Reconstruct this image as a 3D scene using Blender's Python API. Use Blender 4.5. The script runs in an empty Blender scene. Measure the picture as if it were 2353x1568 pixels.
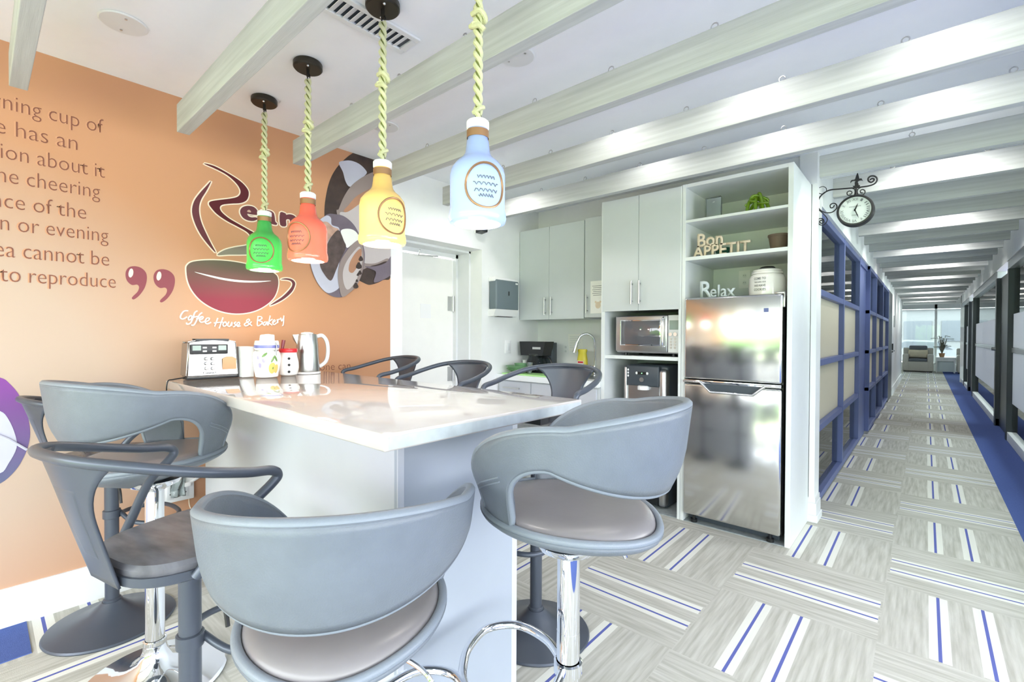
import bpy, bmesh, math, random
from mathutils import Vector, Matrix
random.seed(7)
PI = math.pi
scene = bpy.context.scene
COL = scene.collection

# ------------------------------------------------------------------ camera
F_PX, YAW, PITCH, ROLL, EYE = 1081.25, math.radians(41.339), math.radians(-0.659), math.radians(0.257), 1.446
_fw = Vector((-math.sin(YAW), math.cos(YAW), 0)); _rt = Vector((math.cos(YAW), math.sin(YAW), 0)); _up = Vector((0, 0, 1))
_f = _fw * math.cos(PITCH) + _up * math.sin(PITCH)
_u = -_fw * math.sin(PITCH) + _up * math.cos(PITCH)
_r = _rt * math.cos(ROLL) + _u * math.sin(ROLL)
_u2 = -_rt * math.sin(ROLL) + _u * math.cos(ROLL)
cam = bpy.data.objects.new('camera', bpy.data.cameras.new('camera'))
COL.objects.link(cam)
M = Matrix.Identity(4)
for i in range(3):
    M[i][0], M[i][1], M[i][2] = _r[i], _u2[i], -_f[i]
M[2][3] = EYE
cam.matrix_world = M
cam.data.sensor_width = 36.0
cam.data.lens = 36.0 * F_PX / 2353.0
cam.data.clip_start = 0.05
cam.data.clip_end = 300
scene.camera = cam


def at(px, py, X=None, Y=None, Z=None):
    """the point of a world plane that the measured photo point stands for"""
    v = _r * ((px - 1176.5) / F_PX) + _u2 * (-(py - 784.0) / F_PX) + _f
    if X is not None: t = X / v.x
    elif Y is not None: t = Y / v.y
    else: t = (Z - EYE) / v.z
    return Vector((v.x * t, v.y * t, v.z * t + EYE))


# ------------------------------------------------------------------ world, light, exposure
scene.view_settings.view_transform = 'Standard'
scene.view_settings.look = 'None'
scene.view_settings.gamma = 1.0
scene.view_settings.exposure = 1.0
scene.view_settings.use_curve_mapping = False
scene.cycles.use_denoising = True
scene.cycles.max_bounces = 8
scene.cycles.diffuse_bounces = 5
scene.cycles.glossy_bounces = 4
scene.cycles.transmission_bounces = 6
scene.cycles.transparent_max_bounces = 12
scene.cycles.sample_clamp_indirect = 6.0
scene.cycles.caustics_reflective = False
scene.cycles.caustics_refractive = False
W = bpy.data.worlds.new('sky'); scene.world = W; W.use_nodes = True
wn = W.node_tree.nodes; wl = W.node_tree.links
bg = wn['Background']
tc = wn.new('ShaderNodeTexCoord'); sx = wn.new('ShaderNodeSeparateXYZ'); rp = wn.new('ShaderNodeValToRGB')
rp.color_ramp.elements[0].position = 0.35; rp.color_ramp.elements[0].color = (0.66, 0.67, 0.68, 1)
rp.color_ramp.elements[1].position = 0.62; rp.color_ramp.elements[1].color = (0.90, 0.95, 1.0, 1)
ma = wn.new('ShaderNodeMath'); ma.operation = 'MULTIPLY_ADD'; ma.inputs[1].default_value = 0.5; ma.inputs[2].default_value = 0.5
wl.new(tc.outputs['Generated'], sx.inputs[0]); wl.new(sx.outputs['Z'], ma.inputs[0]); wl.new(ma.outputs[0], rp.inputs[0])
wl.new(rp.outputs[0], bg.inputs['Color'])
bg.inputs['Strength'].default_value = 6.0


def lamp(kind, name, loc, energy, color=(1, 1, 1), size=0.1, aim=None, spot=None, size_y=None):
    d = bpy.data.lights.new(name, kind); d.energy = energy; d.color = color
    if kind == 'AREA':
        d.size = size
        if size_y: d.shape = 'RECTANGLE'; d.size_y = size_y
    elif kind == 'SUN': d.angle = size
    else: d.shadow_soft_size = size
    if kind == 'SPOT': d.spot_size = math.radians(spot or 100); d.spot_blend = 0.6
    o = bpy.data.objects.new(name, d); COL.objects.link(o); o.location = loc
    if aim is not None:
        o.rotation_euler = (Vector(aim) - Vector(loc)).to_track_quat('-Z', 'Y').to_euler()
    return o


CEIL, WX, KX = 2.873, -3.39, -3.39
# daylight through the window wall behind the camera and through the office windows on the right
for loc, aim, w_, h_ in (((0.4, -2.96, 1.35), (0.4, 3, 1.35), 7.1, 2.4), ((3.97, 9.0, 1.6), (0, 9.0, 1.6), 23.6, 1.7), ((0.15, 27.25, 1.5), (0.15, 20, 1.5), 2.8, 2.4)):
    o = lamp('AREA', 'window_portal', loc, 1.0, (1, 1, 1), w_, aim, size_y=h_)
    o.data.cycles.is_portal = True
lamp('SUN', 'sun', (0, 20, 30), 8.0, (1, 0.98, 0.95), 0.02, (0, -5, 0))
# recessed ceiling lights close to the beams, and two over the kitchen corner
SPOTS = [(at(px, py, Y=yb).x, yb - 0.24, 4.5, 155) for px, py, yb in ((1430, 325, 2.62), (1735, 225, 2.62), (2160, 85, 2.62), (1510, 395, 3.25), (1790, 320, 3.25), (2150, 240, 3.25))]
SPOTS += [(-2.75, 2.95, 9, 150)] + [(0.06, 4.51 - 0.3 + 1.89 * i, 20, 155) for i in range(9)]
for (sx_, sy_, en_, an_) in SPOTS:
    lamp('SPOT', 'downlight_lamp', (sx_, sy_, CEIL - 0.03), en_, (1.0, 0.97, 0.93), 0.05, (sx_, sy_, 0), an_)

# ------------------------------------------------------------------ materials
def srgb(c):
    out = []
    for v in c:
        v = v / 255.0
        out.append(v / 12.92 if v <= 0.04045 else ((v + 0.055) / 1.055) ** 2.4)
    return tuple(out) + (1.0,)


def setin(b, key, val):
    if key in b.inputs: b.inputs[key].default_value = val


def mat(name, rgb, rough=0.5, metal=0.0, spec=0.5, bump=0.0, bscale=200.0, var=0.0, vscale=8.0, stretch=(1, 1, 1), trans=0.0, emit=None, estr=0.0, coat=0.0, alpha=None, ior=None):
    m = bpy.data.materials.new(name); m.use_nodes = True
    nt = m.node_tree; b = nt.nodes['Principled BSDF']
    c = srgb(rgb)
    setin(b, 'Base Color', c); setin(b, 'Roughness', rough); setin(b, 'Metallic', metal); setin(b, 'Specular IOR Level', spec)
    setin(b, 'Transmission Weight', trans); setin(b, 'Coat Weight', coat); setin(b, 'Coat Roughness', 0.05)
    if ior: setin(b, 'IOR', ior)
    if emit: setin(b, 'Emission Color', srgb(emit)); setin(b, 'Emission Strength', estr)
    if alpha is not None: setin(b, 'Alpha', alpha)
    tc = nt.nodes.new('ShaderNodeTexCoord'); mp = nt.nodes.new('ShaderNodeMapping')
    mp.inputs['Scale'].default_value = stretch
    nt.links.new(tc.outputs['Object'], mp.inputs[0])
    nz = nt.nodes.new('ShaderNodeTexNoise'); nz.inputs['Scale'].default_value = vscale; nz.inputs['Detail'].default_value = 5
    nt.links.new(mp.outputs[0], nz.inputs['Vector'])
    v = max(var, 0.015)
    r = nt.nodes.new('ShaderNodeValToRGB')
    r.color_ramp.elements[0].position = 0.3; r.color_ramp.elements[1].position = 0.7
    r.color_ramp.elements[0].color = tuple(max(0, x * (1 - v)) for x in c[:3]) + (1,)
    r.color_ramp.elements[1].color = tuple(min(1, x * (1 + v)) for x in c[:3]) + (1,)
    nt.links.new(nz.outputs['Fac'], r.inputs[0]); nt.links.new(r.outputs[0], b.inputs['Base Color'])
    if bump:
        n2 = nt.nodes.new('ShaderNodeTexNoise'); n2.inputs['Scale'].default_value = bscale; n2.inputs['Detail'].default_value = 3
        nt.links.new(mp.outputs[0], n2.inputs['Vector'])
        bp = nt.nodes.new('ShaderNodeBump'); bp.inputs['Strength'].default_value = bump; bp.inputs['Distance'].default_value = 0.01
        nt.links.new(n2.outputs['Fac'], bp.inputs['Height']); nt.links.new(bp.outputs[0], b.inputs['Normal'])
    return m


class E:
    """tiny node-expression helper for procedural patterns"""
    def __init__(s, nt, sock): s.nt, s.s = nt, sock
    def op(s, o, *a):
        n = s.nt.nodes.new('ShaderNodeMath'); n.operation = o
        for i, v in enumerate((s,) + a):
            if isinstance(v, E): s.nt.links.new(v.s, n.inputs[i])
            else: n.inputs[i].default_value = v
        return E(s.nt, n.outputs[0])
    def __add__(s, o): return s.op('ADD', o)
    def __sub__(s, o): return s.op('SUBTRACT', o)
    def __mul__(s, o): return s.op('MULTIPLY', o)
    def floor(s): return s.op('FLOOR')
    def frac(s): return s.op('FRACT')
    def lt(s, o): return s.op('LESS_THAN', o)
    def gt(s, o): return s.op('GREATER_THAN', o)
    def abs(s): return s.op('ABSOLUTE')
    def max(s, o): return s.op('MAXIMUM', o)
    def lerp(s, a, b):  # s is the factor
        return a + (b - a) * s


def mixc(nt, fac, a, b):
    n = nt.nodes.new('ShaderNodeMix'); n.data_type = 'RGBA'
    for sock, v in ((n.inputs[0], fac), (n.inputs[6], a), (n.inputs[7], b)):
        if isinstance(v, E): nt.links.new(v.s, sock)
        elif hasattr(v, 'links'): nt.links.new(v, sock)
        else: sock.default_value = v
    return n.outputs[2]


def carpet_material():
    m = bpy.data.materials.new('carpet_tiles'); m.use_nodes = True; nt = m.node_tree; b = nt.nodes['Principled BSDF']
    tc = nt.nodes.new('ShaderNodeTexCoord'); sp = nt.nodes.new('ShaderNodeSeparateXYZ'); nt.links.new(tc.outputs['Object'], sp.inputs[0])
    T = 0.7071
    u = (E(nt, sp.outputs[0]) + 0.16) * (1 / T); v = (E(nt, sp.outputs[1]) - 2.815) * (1 / T)
    iu, iv = u.floor(), v.floor(); fu, fv = u.frac(), v.frac()
    par = ((iu + iv) * 0.5).frac().gt(0.25)            # 0: lines run along the corridor, 1: across it
    a = par.lerp(fu, fv); al = par.lerp(fv, fu)
    d1 = (a - 0.318).abs(); d2 = (a - 0.567).abs()
    inner = al.gt(0.012) * al.lt(0.988)
    white = d1.lt(0.055).max(d2.lt(0.055)) * inner
    blue = d1.lt(0.0095).max(d2.lt(0.0095)) * inner
    cb = nt.nodes.new('ShaderNodeCombineXYZ')
    nt.links.new((a * 34.0 + iu * 7.3).s, cb.inputs[0]); nt.links.new((al * 2.2 + iv * 3.1).s, cb.inputs[1])
    nz = nt.nodes.new('ShaderNodeTexNoise'); nz.inputs['Scale'].default_value = 1.0; nz.inputs['Detail'].default_value = 4
    nt.links.new(cb.outputs[0], nz.inputs['Vector'])
    r = nt.nodes.new('ShaderNodeValToRGB'); r.color_ramp.elements[0].position = 0.32; r.color_ramp.elements[1].position = 0.66
    r.color_ramp.elements[0].color = srgb((168, 166, 156)); r.color_ramp.elements[1].color = srgb((196, 195, 187))
    nt.links.new(nz.outputs['Fac'], r.inputs[0])
    c = mixc(nt, white * 0.8, r.outputs[0], srgb((226, 226, 218)))
    c = mixc(nt, blue, c, srgb((96, 104, 168)))
    nt.links.new(c, b.inputs['Base Color'])
    setin(b, 'Roughness', 0.95); setin(b, 'Specular IOR Level', 0.1)
    fz = nt.nodes.new('ShaderNodeTexNoise'); fz.inputs['Scale'].default_value = 400
    nt.links.new(tc.outputs['Object'], fz.inputs['Vector'])
    bp = nt.nodes.new('ShaderNodeBump'); bp.inputs['Strength'].default_value = 0.25; bp.inputs['Distance'].default_value = 0.004
    nt.links.new(fz.outputs['Fac'], bp.inputs['Height']); nt.links.new(bp.outputs[0], b.inputs['Normal'])
    return m


def gradient_z(name, z0, c0, z1, c1, rough=0.6):
    m = bpy.data.materials.new(name); m.use_nodes = True; nt = m.node_tree; b = nt.nodes['Principled BSDF']
    tc = nt.nodes.new('ShaderNodeTexCoord'); sp = nt.nodes.new('ShaderNodeSeparateXYZ'); nt.links.new(tc.outputs['Object'], sp.inputs[0])
    f = (E(nt, sp.outputs[2]) - z0) * (1.0 / (z1 - z0))
    r = nt.nodes.new('ShaderNodeValToRGB'); r.color_ramp.elements[0].color = srgb(c0); r.color_ramp.elements[1].color = srgb(c1)
    nt.links.new(f.s, r.inputs[0]); nt.links.new(r.outputs[0], b.inputs['Base Color'])
    setin(b, 'Roughness', rough); setin(b, 'Specular IOR Level', 0.2)
    return m


def glass_mat(name, tint, frost=0.0, mixt=0.85):
    """thin pane: mostly see-through with a sheen"""
    m = bpy.data.materials.new(name); m.use_nodes = True; nt = m.node_tree
    for n in list(nt.nodes):
        if n.type == 'BSDF_PRINCIPLED': nt.nodes.remove(n)
    out = nt.nodes['Material Output']
    t = nt.nodes.new('ShaderNodeBsdfTransparent'); t.inputs[0].default_value = srgb(tint)
    g = nt.nodes.new('ShaderNodeBsdfGlossy'); g.inputs['Roughness'].default_value = 0.02
    fr = nt.nodes.new('ShaderNodeFresnel'); fr.inputs[0].default_value = 1.45
    mx = nt.nodes.new('ShaderNodeMixShader')
    nt.links.new(fr.outputs[0], mx.inputs[0]); nt.links.new(t.outputs[0], mx.inputs[1]); nt.links.new(g.outputs[0], mx.inputs[2])
    last = mx
    if frost:
        d = nt.nodes.new('ShaderNodeBsdfDiffuse'); d.inputs[0].default_value = srgb(tint)
        tl = nt.nodes.new('ShaderNodeBsdfTranslucent'); tl.inputs[0].default_value = srgb(tint)
        m2 = nt.nodes.new('ShaderNodeMixShader'); m2.inputs[0].default_value = 0.5
        nt.links.new(d.outputs[0], m2.inputs[1]); nt.links.new(tl.outputs[0], m2.inputs[2])
        m3 = nt.nodes.new('ShaderNodeMixShader'); m3.inputs[0].default_value = frost
        nt.links.new(mx.outputs[0], m3.inputs[1]); nt.links.new(m2.outputs[0], m3.inputs[2]); last = m3
    nt.links.new(last.outputs[0], out.inputs[0])
    return m


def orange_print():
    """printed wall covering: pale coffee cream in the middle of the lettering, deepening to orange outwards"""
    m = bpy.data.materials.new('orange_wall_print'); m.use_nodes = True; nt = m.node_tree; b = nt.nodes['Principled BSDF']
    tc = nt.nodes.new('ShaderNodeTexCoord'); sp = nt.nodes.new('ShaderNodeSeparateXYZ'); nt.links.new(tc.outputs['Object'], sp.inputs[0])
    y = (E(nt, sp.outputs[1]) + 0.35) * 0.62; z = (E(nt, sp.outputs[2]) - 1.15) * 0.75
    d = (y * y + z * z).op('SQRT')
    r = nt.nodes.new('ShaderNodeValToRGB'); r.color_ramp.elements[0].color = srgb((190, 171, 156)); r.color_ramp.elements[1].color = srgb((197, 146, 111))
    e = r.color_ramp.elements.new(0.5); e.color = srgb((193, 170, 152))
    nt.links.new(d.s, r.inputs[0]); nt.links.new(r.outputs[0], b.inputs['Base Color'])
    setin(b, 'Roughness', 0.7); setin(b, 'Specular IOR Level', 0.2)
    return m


MT = {}
MT['carpet'] = carpet_material()
MT['blue_carpet'] = mat('blue_carpet', (82, 100, 158), 0.95, spec=0.1, bump=0.3, bscale=400, var=0.06, vscale=60)
MT['grey_vinyl'] = mat('grey_vinyl', (150, 158, 160), 0.6, var=0.15, vscale=30)
MT['white_wall'] = mat('white_paint', (238, 239, 238), 0.75, bump=0.02)
MT['ceiling'] = mat('ceiling_paint', (246, 248, 252), 0.9, bump=0.02)
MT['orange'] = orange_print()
MT['trim'] = mat('white_trim', (228, 230, 231), 0.4)
MT['beam'] = mat('whitewashed_wood', (184, 187, 187), 0.75, var=0.13, vscale=5, stretch=(0.35, 8, 8), bump=0.1, bscale=40)
MT['blue_frame'] = mat('blue_painted_frame', (96, 108, 158), 0.4, var=0.03)
MT['dark_frame'] = mat('dark_anodised_frame', (44, 50, 54), 0.35)
MT['alu'] = mat('aluminium', (205, 208, 212), 0.3, metal=1.0)
MT['glass'] = glass_mat('clear_glass', (236, 244, 240))
MT['frost'] = glass_mat('frosted_glass', (192, 195, 197), 0.9)
MT['frost_warm'] = glass_mat('frosted_warm_glass', (214, 212, 200), 0.92)
MT['cab'] = mat('grey_cabinet_laminate', (204, 209, 211), 0.42, var=0.02, vscale=3)
MT['cab_white'] = mat('pale_cabinet_edge', (226, 230, 230), 0.4)
MT['isl'] = mat('pale_island_panel', (198, 202, 210), 0.35)
MT['isl_end'] = mat('blue_grey_end_panel', (164, 172, 184), 0.4)
MT['quartz'] = mat('white_quartz', (206, 200, 197), 0.03, coat=0.4, var=0.02, vscale=14)
MT['quartz_edge'] = mat('quartz_edge', (196, 203, 205), 0.35, var=0.12, vscale=16)
MT['worktop'] = mat('white_worktop', (236, 240, 242), 0.25)
MT['steel'] = mat('brushed_steel', (220, 220, 218), 0.15, metal=1.0, bump=0.012, bscale=3, stretch=(0.6, 1, 5))
MT['steel2'] = mat('satin_steel', (200, 200, 200), 0.28, metal=1.0, stretch=(1, 1, 20))
MT['chrome'] = mat('chrome', (232, 234, 238), 0.04, metal=1.0)
MT['black'] = mat('black_plastic', (28, 30, 33), 0.35)
MT['dark'] = mat('dark_grey_plastic', (66, 74, 82), 0.4)
MT['dispenser_grey'] = mat('blue_grey_plastic', (108, 121, 128), 0.4)
MT['dial'] = mat('clock_dial', (204, 211, 207), 0.5)
MT['iron'] = mat('black_iron', (22, 22, 24), 0.45)
MT['leather'] = mat('blue_grey_leather', (103, 110, 119), 0.42, bump=0.12, bscale=260, var=0.05, vscale=20)
MT['leather_edge'] = mat('pale_leather_piping', (122, 130, 140), 0.4, bump=0.1, bscale=300)
MT['cushion'] = mat('seat_leather_reflection_tint', (128, 124, 126), 0.3, bump=0.06, bscale=18, var=0.08, vscale=5)  # brownish reflection on the seat put into the leather colour
MT['gun'] = mat('gunmetal_paint', (76, 82, 93), 0.36, metal=0.3, var=0.03)
MT['gun_seat'] = mat('worn_dark_seat', (104, 104, 110), 0.22, var=0.35, vscale=7, stretch=(1, 3, 1))
MT['rope'] = mat('pale_rope', (212, 212, 170), 0.9, bump=0.4, bscale=300, var=0.1, vscale=40)
MT['rope_core'] = mat('dark_rope_core', (112, 118, 62), 0.95)
MT['bronze'] = mat('dark_bronze', (58, 54, 46), 0.4, metal=0.6)
MT['white_plastic'] = mat('white_plastic', (240, 240, 240), 0.35)
MT['ceramic'] = mat('white_ceramic', (240, 238, 234), 0.12, coat=0.4)
MT['paper'] = mat('white_paper', (244, 243, 238), 0.8)
MT['red'] = mat('red_glaze', (206, 44, 52), 0.25)
MT['dark_red'] = mat('dark_red_plastic', (120, 28, 44), 0.3)
MT['maroon'] = mat('maroon_print', (96, 38, 46), 0.6)
MT['maroon2'] = mat('quote_maroon', (136, 62, 72), 0.6)
MT['cream'] = mat('cream_print', (240, 222, 200), 0.6)
MT['ink'] = mat('brown_print', (128, 76, 56), 0.6)
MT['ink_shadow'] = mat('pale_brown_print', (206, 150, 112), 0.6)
MT['wood'] = mat('pale_wood_letters', (226, 208, 184), 0.6, var=0.08, vscale=20)
MT['green_glass'] = mat('green_art_glass', (150, 196, 30), 0.06, trans=0.55, coat=0.5)
MT['green_dark'] = mat('dark_green_glaze', (30, 84, 62), 0.2)
MT['brown'] = mat('brown_clay', (110, 92, 76), 0.6)
MT['grey_letters'] = mat('grey_painted_letters', (196, 206, 208), 0.5)
MT['clear'] = glass_mat('clear_plastic', (235, 240, 240), 0.12)
MT['green_board'] = mat('green_cutting_board', (176, 226, 150), 0.4)
MT['green_clear'] = glass_mat('green_clear_plastic', (206, 240, 206), 0.35)
MT['yellow'] = mat('yellow_bottle', (232, 214, 70), 0.3)
MT['text_grey'] = mat('grey_print', (110, 112, 114), 0.6)
MT['text_dark'] = mat('dark_print', (52, 54, 58), 0.6)
MT['carafe'] = glass_mat('carafe_glass', (200, 206, 208), 0.0)
MT['led'] = mat('green_led', (80, 255, 120), 0.4, emit=(120, 255, 140), estr=3)
MT['lcd'] = mat('grey_lcd', (150, 168, 160), 0.2)
MT['orange_fruit'] = mat('orange_fruit_paint', (236, 196, 112), 0.2)
MT['leaf_paint'] = mat('leaf_paint', (110, 146, 84), 0.2)
MT['plum_paint'] = mat('plum_paint', (176, 170, 210), 0.2)
MT['blue_paint'] = mat('blue_band_paint', (120, 124, 190), 0.2)
MT['gold_ring'] = mat('brown_gold_ring', (168, 128, 92), 0.35, metal=0.5)
MT['wicker'] = mat('grey_wicker', (196, 192, 184), 0.8, var=0.25, vscale=60, stretch=(1, 1, 3), bump=0.3, bscale=80)
MT['grey_cushion'] = mat('grey_cushion', (112, 116, 124), 0.9)
MT['pale_cushion'] = mat('pale_cushion', (228, 216, 190), 0.9, var=0.06, vscale=6)
MT['leaf'] = mat('plant_leaf', (112, 112, 96), 0.6, var=0.3, vscale=10)
MT['asphalt'] = mat('pale_asphalt', (104, 104, 106), 0.9)
MT['lawn'] = mat('lawn_grass', (152, 160, 126), 0.95, var=0.2, vscale=2)
MT['hedge'] = mat('hedge_leaves', (96, 128, 74), 0.95, var=0.4, vscale=3)
MT['facade'] = mat('pale_facade', (112, 113, 116), 0.8)
MT['facade_glass'] = mat('facade_windows', (84, 88, 96), 0.3)
MT['car'] = mat('white_car_paint', (124, 126, 132), 0.2, coat=0.5)
MT['tyre'] = mat('tyre_rubber', (40, 40, 42), 0.8)

# ------------------------------------------------------------------ mesh builder
class MB:
    def __init__(s): s.bm = bmesh.new()
    def _v(s, p): return s.bm.verts.new(p)
    def box(s, x0, x1, y0, y1, z0, z1, bevel=0.0, seg=2, mi=0):
        vs = [s._v((x, y, z)) for x in (x0, x1) for y in (y0, y1) for z in (z0, z1)]
        fs = []
        for q in ((0, 1, 3, 2), (4, 6, 7, 5), (0, 4, 5, 1), (2, 3, 7, 6), (0, 2, 6, 4), (1, 5, 7, 3)):
            f = s.bm.faces.new([vs[i] for i in q]); f.material_index = mi; fs.append(f)
        if bevel:
            es = list({e for f in fs for e in f.edges})
            bmesh.ops.bevel(s.bm, geom=es, offset=bevel, segments=seg, affect='EDGES', profile=0.5)
        return s
    def ring(s, c, ux, uy, n, rx, ry=None):
        ry = rx if ry is None else ry
        return [s._v(c + ux * (rx * math.cos(2 * PI * i / n)) + uy * (ry * math.sin(2 * PI * i / n))) for i in range(n)]
    def bridge(s, a, b, mi=0):
        n = len(a)
        for i in range(n):
            f = s.bm.faces.new((a[i], a[(i + 1) % n], b[(i + 1) % n], b[i])); f.material_index = mi
    def cap(s, r, mi=0):
        if len(r) > 2:
            f = s.bm.faces.new(r); f.material_index = mi
    def cyl(s, p0, p1, r0, r1=None, n=24, mi=0):
        p0, p1 = Vector(p0), Vector(p1); r1 = r0 if r1 is None else r1
        d = (p1 - p0).normalized(); ux = d.orthogonal().normalized(); uy = d.cross(ux)
        a = s.ring(p0, ux, uy, n, r0); b = s.ring(p1, ux, uy, n, r1)
        s.bridge(a, b, mi); s.cap(list(reversed(a)), mi); s.cap(b, mi)
        return s
    def tube(s, pts, r, n=10, closed=False, mi=0):
        pts = [Vector(p) for p in pts]; m = len(pts)
        rad = r if callable(r) else (lambda t: r)
        tan = []
        for i in range(m):
            if closed: t = pts[(i + 1) % m] - pts[i - 1]
            else: t = pts[min(i + 1, m - 1)] - pts[max(i - 1, 0)]
            tan.append(t.normalized())
        ux = tan[0].orthogonal().normalized(); rings = []
        for i in range(m):
            ux = (ux - tan[i] * ux.dot(tan[i])).normalized(); uy = tan[i].cross(ux)
            rings.append(s.ring(pts[i], ux, uy, n, rad(i / max(1, m - 1))))
        for i in range(m - 1): s.bridge(rings[i], rings[i + 1], mi)
        if closed:
            best = min(range(n), key=lambda k: (rings[0][k].co - rings[-1][0].co).length)
            s.bridge(rings[-1], rings[0][best:] + rings[0][:best], mi)
        else: s.cap(list(reversed(rings[0])), mi); s.cap(rings[-1], mi)
        return s
    def lathe(s, prof, c=(0, 0, 0), n=40, mi=0, axis=None, sx=1.0, sy=1.0):
        c = Vector(c)
        if axis is None: ax, ux, uy = Vector((0, 0, 1)), Vector((1, 0, 0)), Vector((0, 1, 0))
        else:
            ax = Vector(axis).normalized(); ux = ax.orthogonal().normalized(); uy = ax.cross(ux)
        prev = None
        for k, (r, z) in enumerate(prof):
            if r < 1e-6:
                v = s._v(c + ax * z)
                if prev is not None:
                    if isinstance(prev, list):
                        for i in range(n):
                            f = s.bm.faces.new((prev[i], prev[(i + 1) % n], v)); f.material_index = mi
                prev = v
            else:
                g = s.ring(c + ax * z, ux, uy, n, r * sx, r * sy)
                if prev is not None:
                    if isinstance(prev, list): s.bridge(prev, g, mi)
                    else:
                        for i in range(n):
                            f = s.bm.faces.new((prev, g[(i + 1) % n], g[i])); f.material_index = mi
                prev = g
        return s
    def prism(s, pts, vec, mi=0):
        """polygon of 3-D points pushed along vec"""
        vec = Vector(vec); a = [s._v(p) for p in pts]; b = [s._v(Vector(p) + vec) for p in pts]
        s.bridge(a, b, mi); s.cap(list(reversed(a)), mi); s.cap(b, mi)
        return s
    def poly(s, pts, mi=0):
        vs = [s._v(p) for p in pts]; f = s.bm.faces.new(vs); f.material_index = mi; f.normal_update()
        bmesh.ops.triangulate(s.bm, faces=[f])
        return s
    def ball(s, c, rx, ry=None, rz=None, n=16, m=10, mi=0):
        ry = rx if ry is None else ry; rz = rx if rz is None else rz
        prof = [(math.sin(PI * k / m), -math.cos(PI * k / m) * rz) for k in range(m + 1)]
        prof[0] = (0, -rz); prof[-1] = (0, rz)
        return s.lathe(prof, c, n, mi, None, rx, ry)
    def grid(s, fn, nu, nv, closed_u=False, mi=0):
        g = [[s._v(fn(i / (nu if closed_u else nu - 1), j / (nv - 1))) for j in range(nv)] for i in range(nu)]
        for i in range(nu if closed_u else nu - 1):
            for j in range(nv - 1):
                f = s.bm.faces.new((g[i][j], g[(i + 1) % nu][j], g[(i + 1) % nu][j + 1], g[i][j + 1])); f.material_index = mi
        return s
    def xform(s, M4):
        bmesh.ops.transform(s.bm, matrix=M4, verts=s.bm.verts); return s
    def build(s, name, material, parent=None, smooth=True, angle=38, solid=None, subd=0, recalc=True):
        me = bpy.data.meshes.new(name)
        if recalc: bmesh.ops.recalc_face_normals(s.bm, faces=s.bm.faces)
        if parent is not None:
            off = Vector(parent.get('_o', (0, 0, 0)))
            if off.length: bmesh.ops.translate(s.bm, vec=-off, verts=s.bm.verts)
        s.bm.to_mesh(me); s.bm.free()
        for m_ in (material if isinstance(material, (list, tuple)) else [material]): me.materials.append(MT[m_] if isinstance(m_, str) else m_)
        if smooth:
            me.shade_smooth()
            me.set_sharp_from_angle(angle=math.radians(angle))
        o = bpy.data.objects.new(name, me); COL.objects.link(o)
        if parent is not None:
            o.parent = parent
            if '_o' in parent: o['_o'] = list(parent['_o'])
        if solid:
            md = o.modifiers.new('thickness', 'SOLIDIFY'); md.thickness = abs(solid); md.offset = -1 if solid > 0 else 1
        if subd:
            md = o.modifiers.new('smooth', 'SUBSURF'); md.levels = subd; md.render_levels = subd
        return o


def tag(o, label, cat, group=None):
    o['label'] = label; o['category'] = cat; o['kind'] = o.get('kind') or 'thing'
    if group: o['group'] = group
    return o


def struct(o):
    o['kind'] = 'structure'; return o


def thing(name, label, cat, loc=(0, 0, 0), group=None):
    o = bpy.data.objects.new(name, None); COL.objects.link(o); o.location = loc; o.empty_display_size = 0.05
    o['_o'] = list(loc)
    return tag(o, label, cat, group)


def copy_tree(o, parent=None):
    c = o.copy(); COL.objects.link(c)
    if parent is not None: c.parent = parent
    for ch in list(o.children): copy_tree(ch, c)
    return c


def smooth_path(pts, k=6, closed=False):
    pts = [Vector(p) for p in pts]; n = len(pts); out = []
    rng = range(n) if closed else range(n - 1)
    for i in rng:
        p0 = pts[(i - 1) % n] if (closed or i > 0) else pts[0]
        p1, p2 = pts[i], pts[(i + 1) % n]
        p3 = pts[(i + 2) % n] if (closed or i + 2 < n) else pts[-1]
        for j in range(k):
            t = j / k
            out.append(0.5 * ((2 * p1) + (p2 - p0) * t + (2 * p0 - 5 * p1 + 4 * p2 - p3) * t * t + (3 * p1 - p0 - 3 * p2 + p3) * t ** 3))
    if not closed: out.append(pts[-1])
    return out


def text_mesh(body, size=1.0, extrude=0.0, offset=0.0, shear=0.0, space=1.0, align='LEFT'):
    cu = bpy.data.curves.new('lettering', 'FONT'); cu.body = body; cu.size = size; cu.extrude = extrude; cu.offset = offset
    cu.shear = shear; cu.space_character = space; cu.align_x = align; cu.resolution_u = 3
    o = bpy.data.objects.new('lettering', cu); COL.objects.link(o)
    dg = bpy.context.evaluated_depsgraph_get(); dg.update()
    me = bpy.data.meshes.new_from_object(o.evaluated_get(dg))
    bpy.data.objects.remove(o); bpy.data.curves.remove(cu)
    return me


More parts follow.
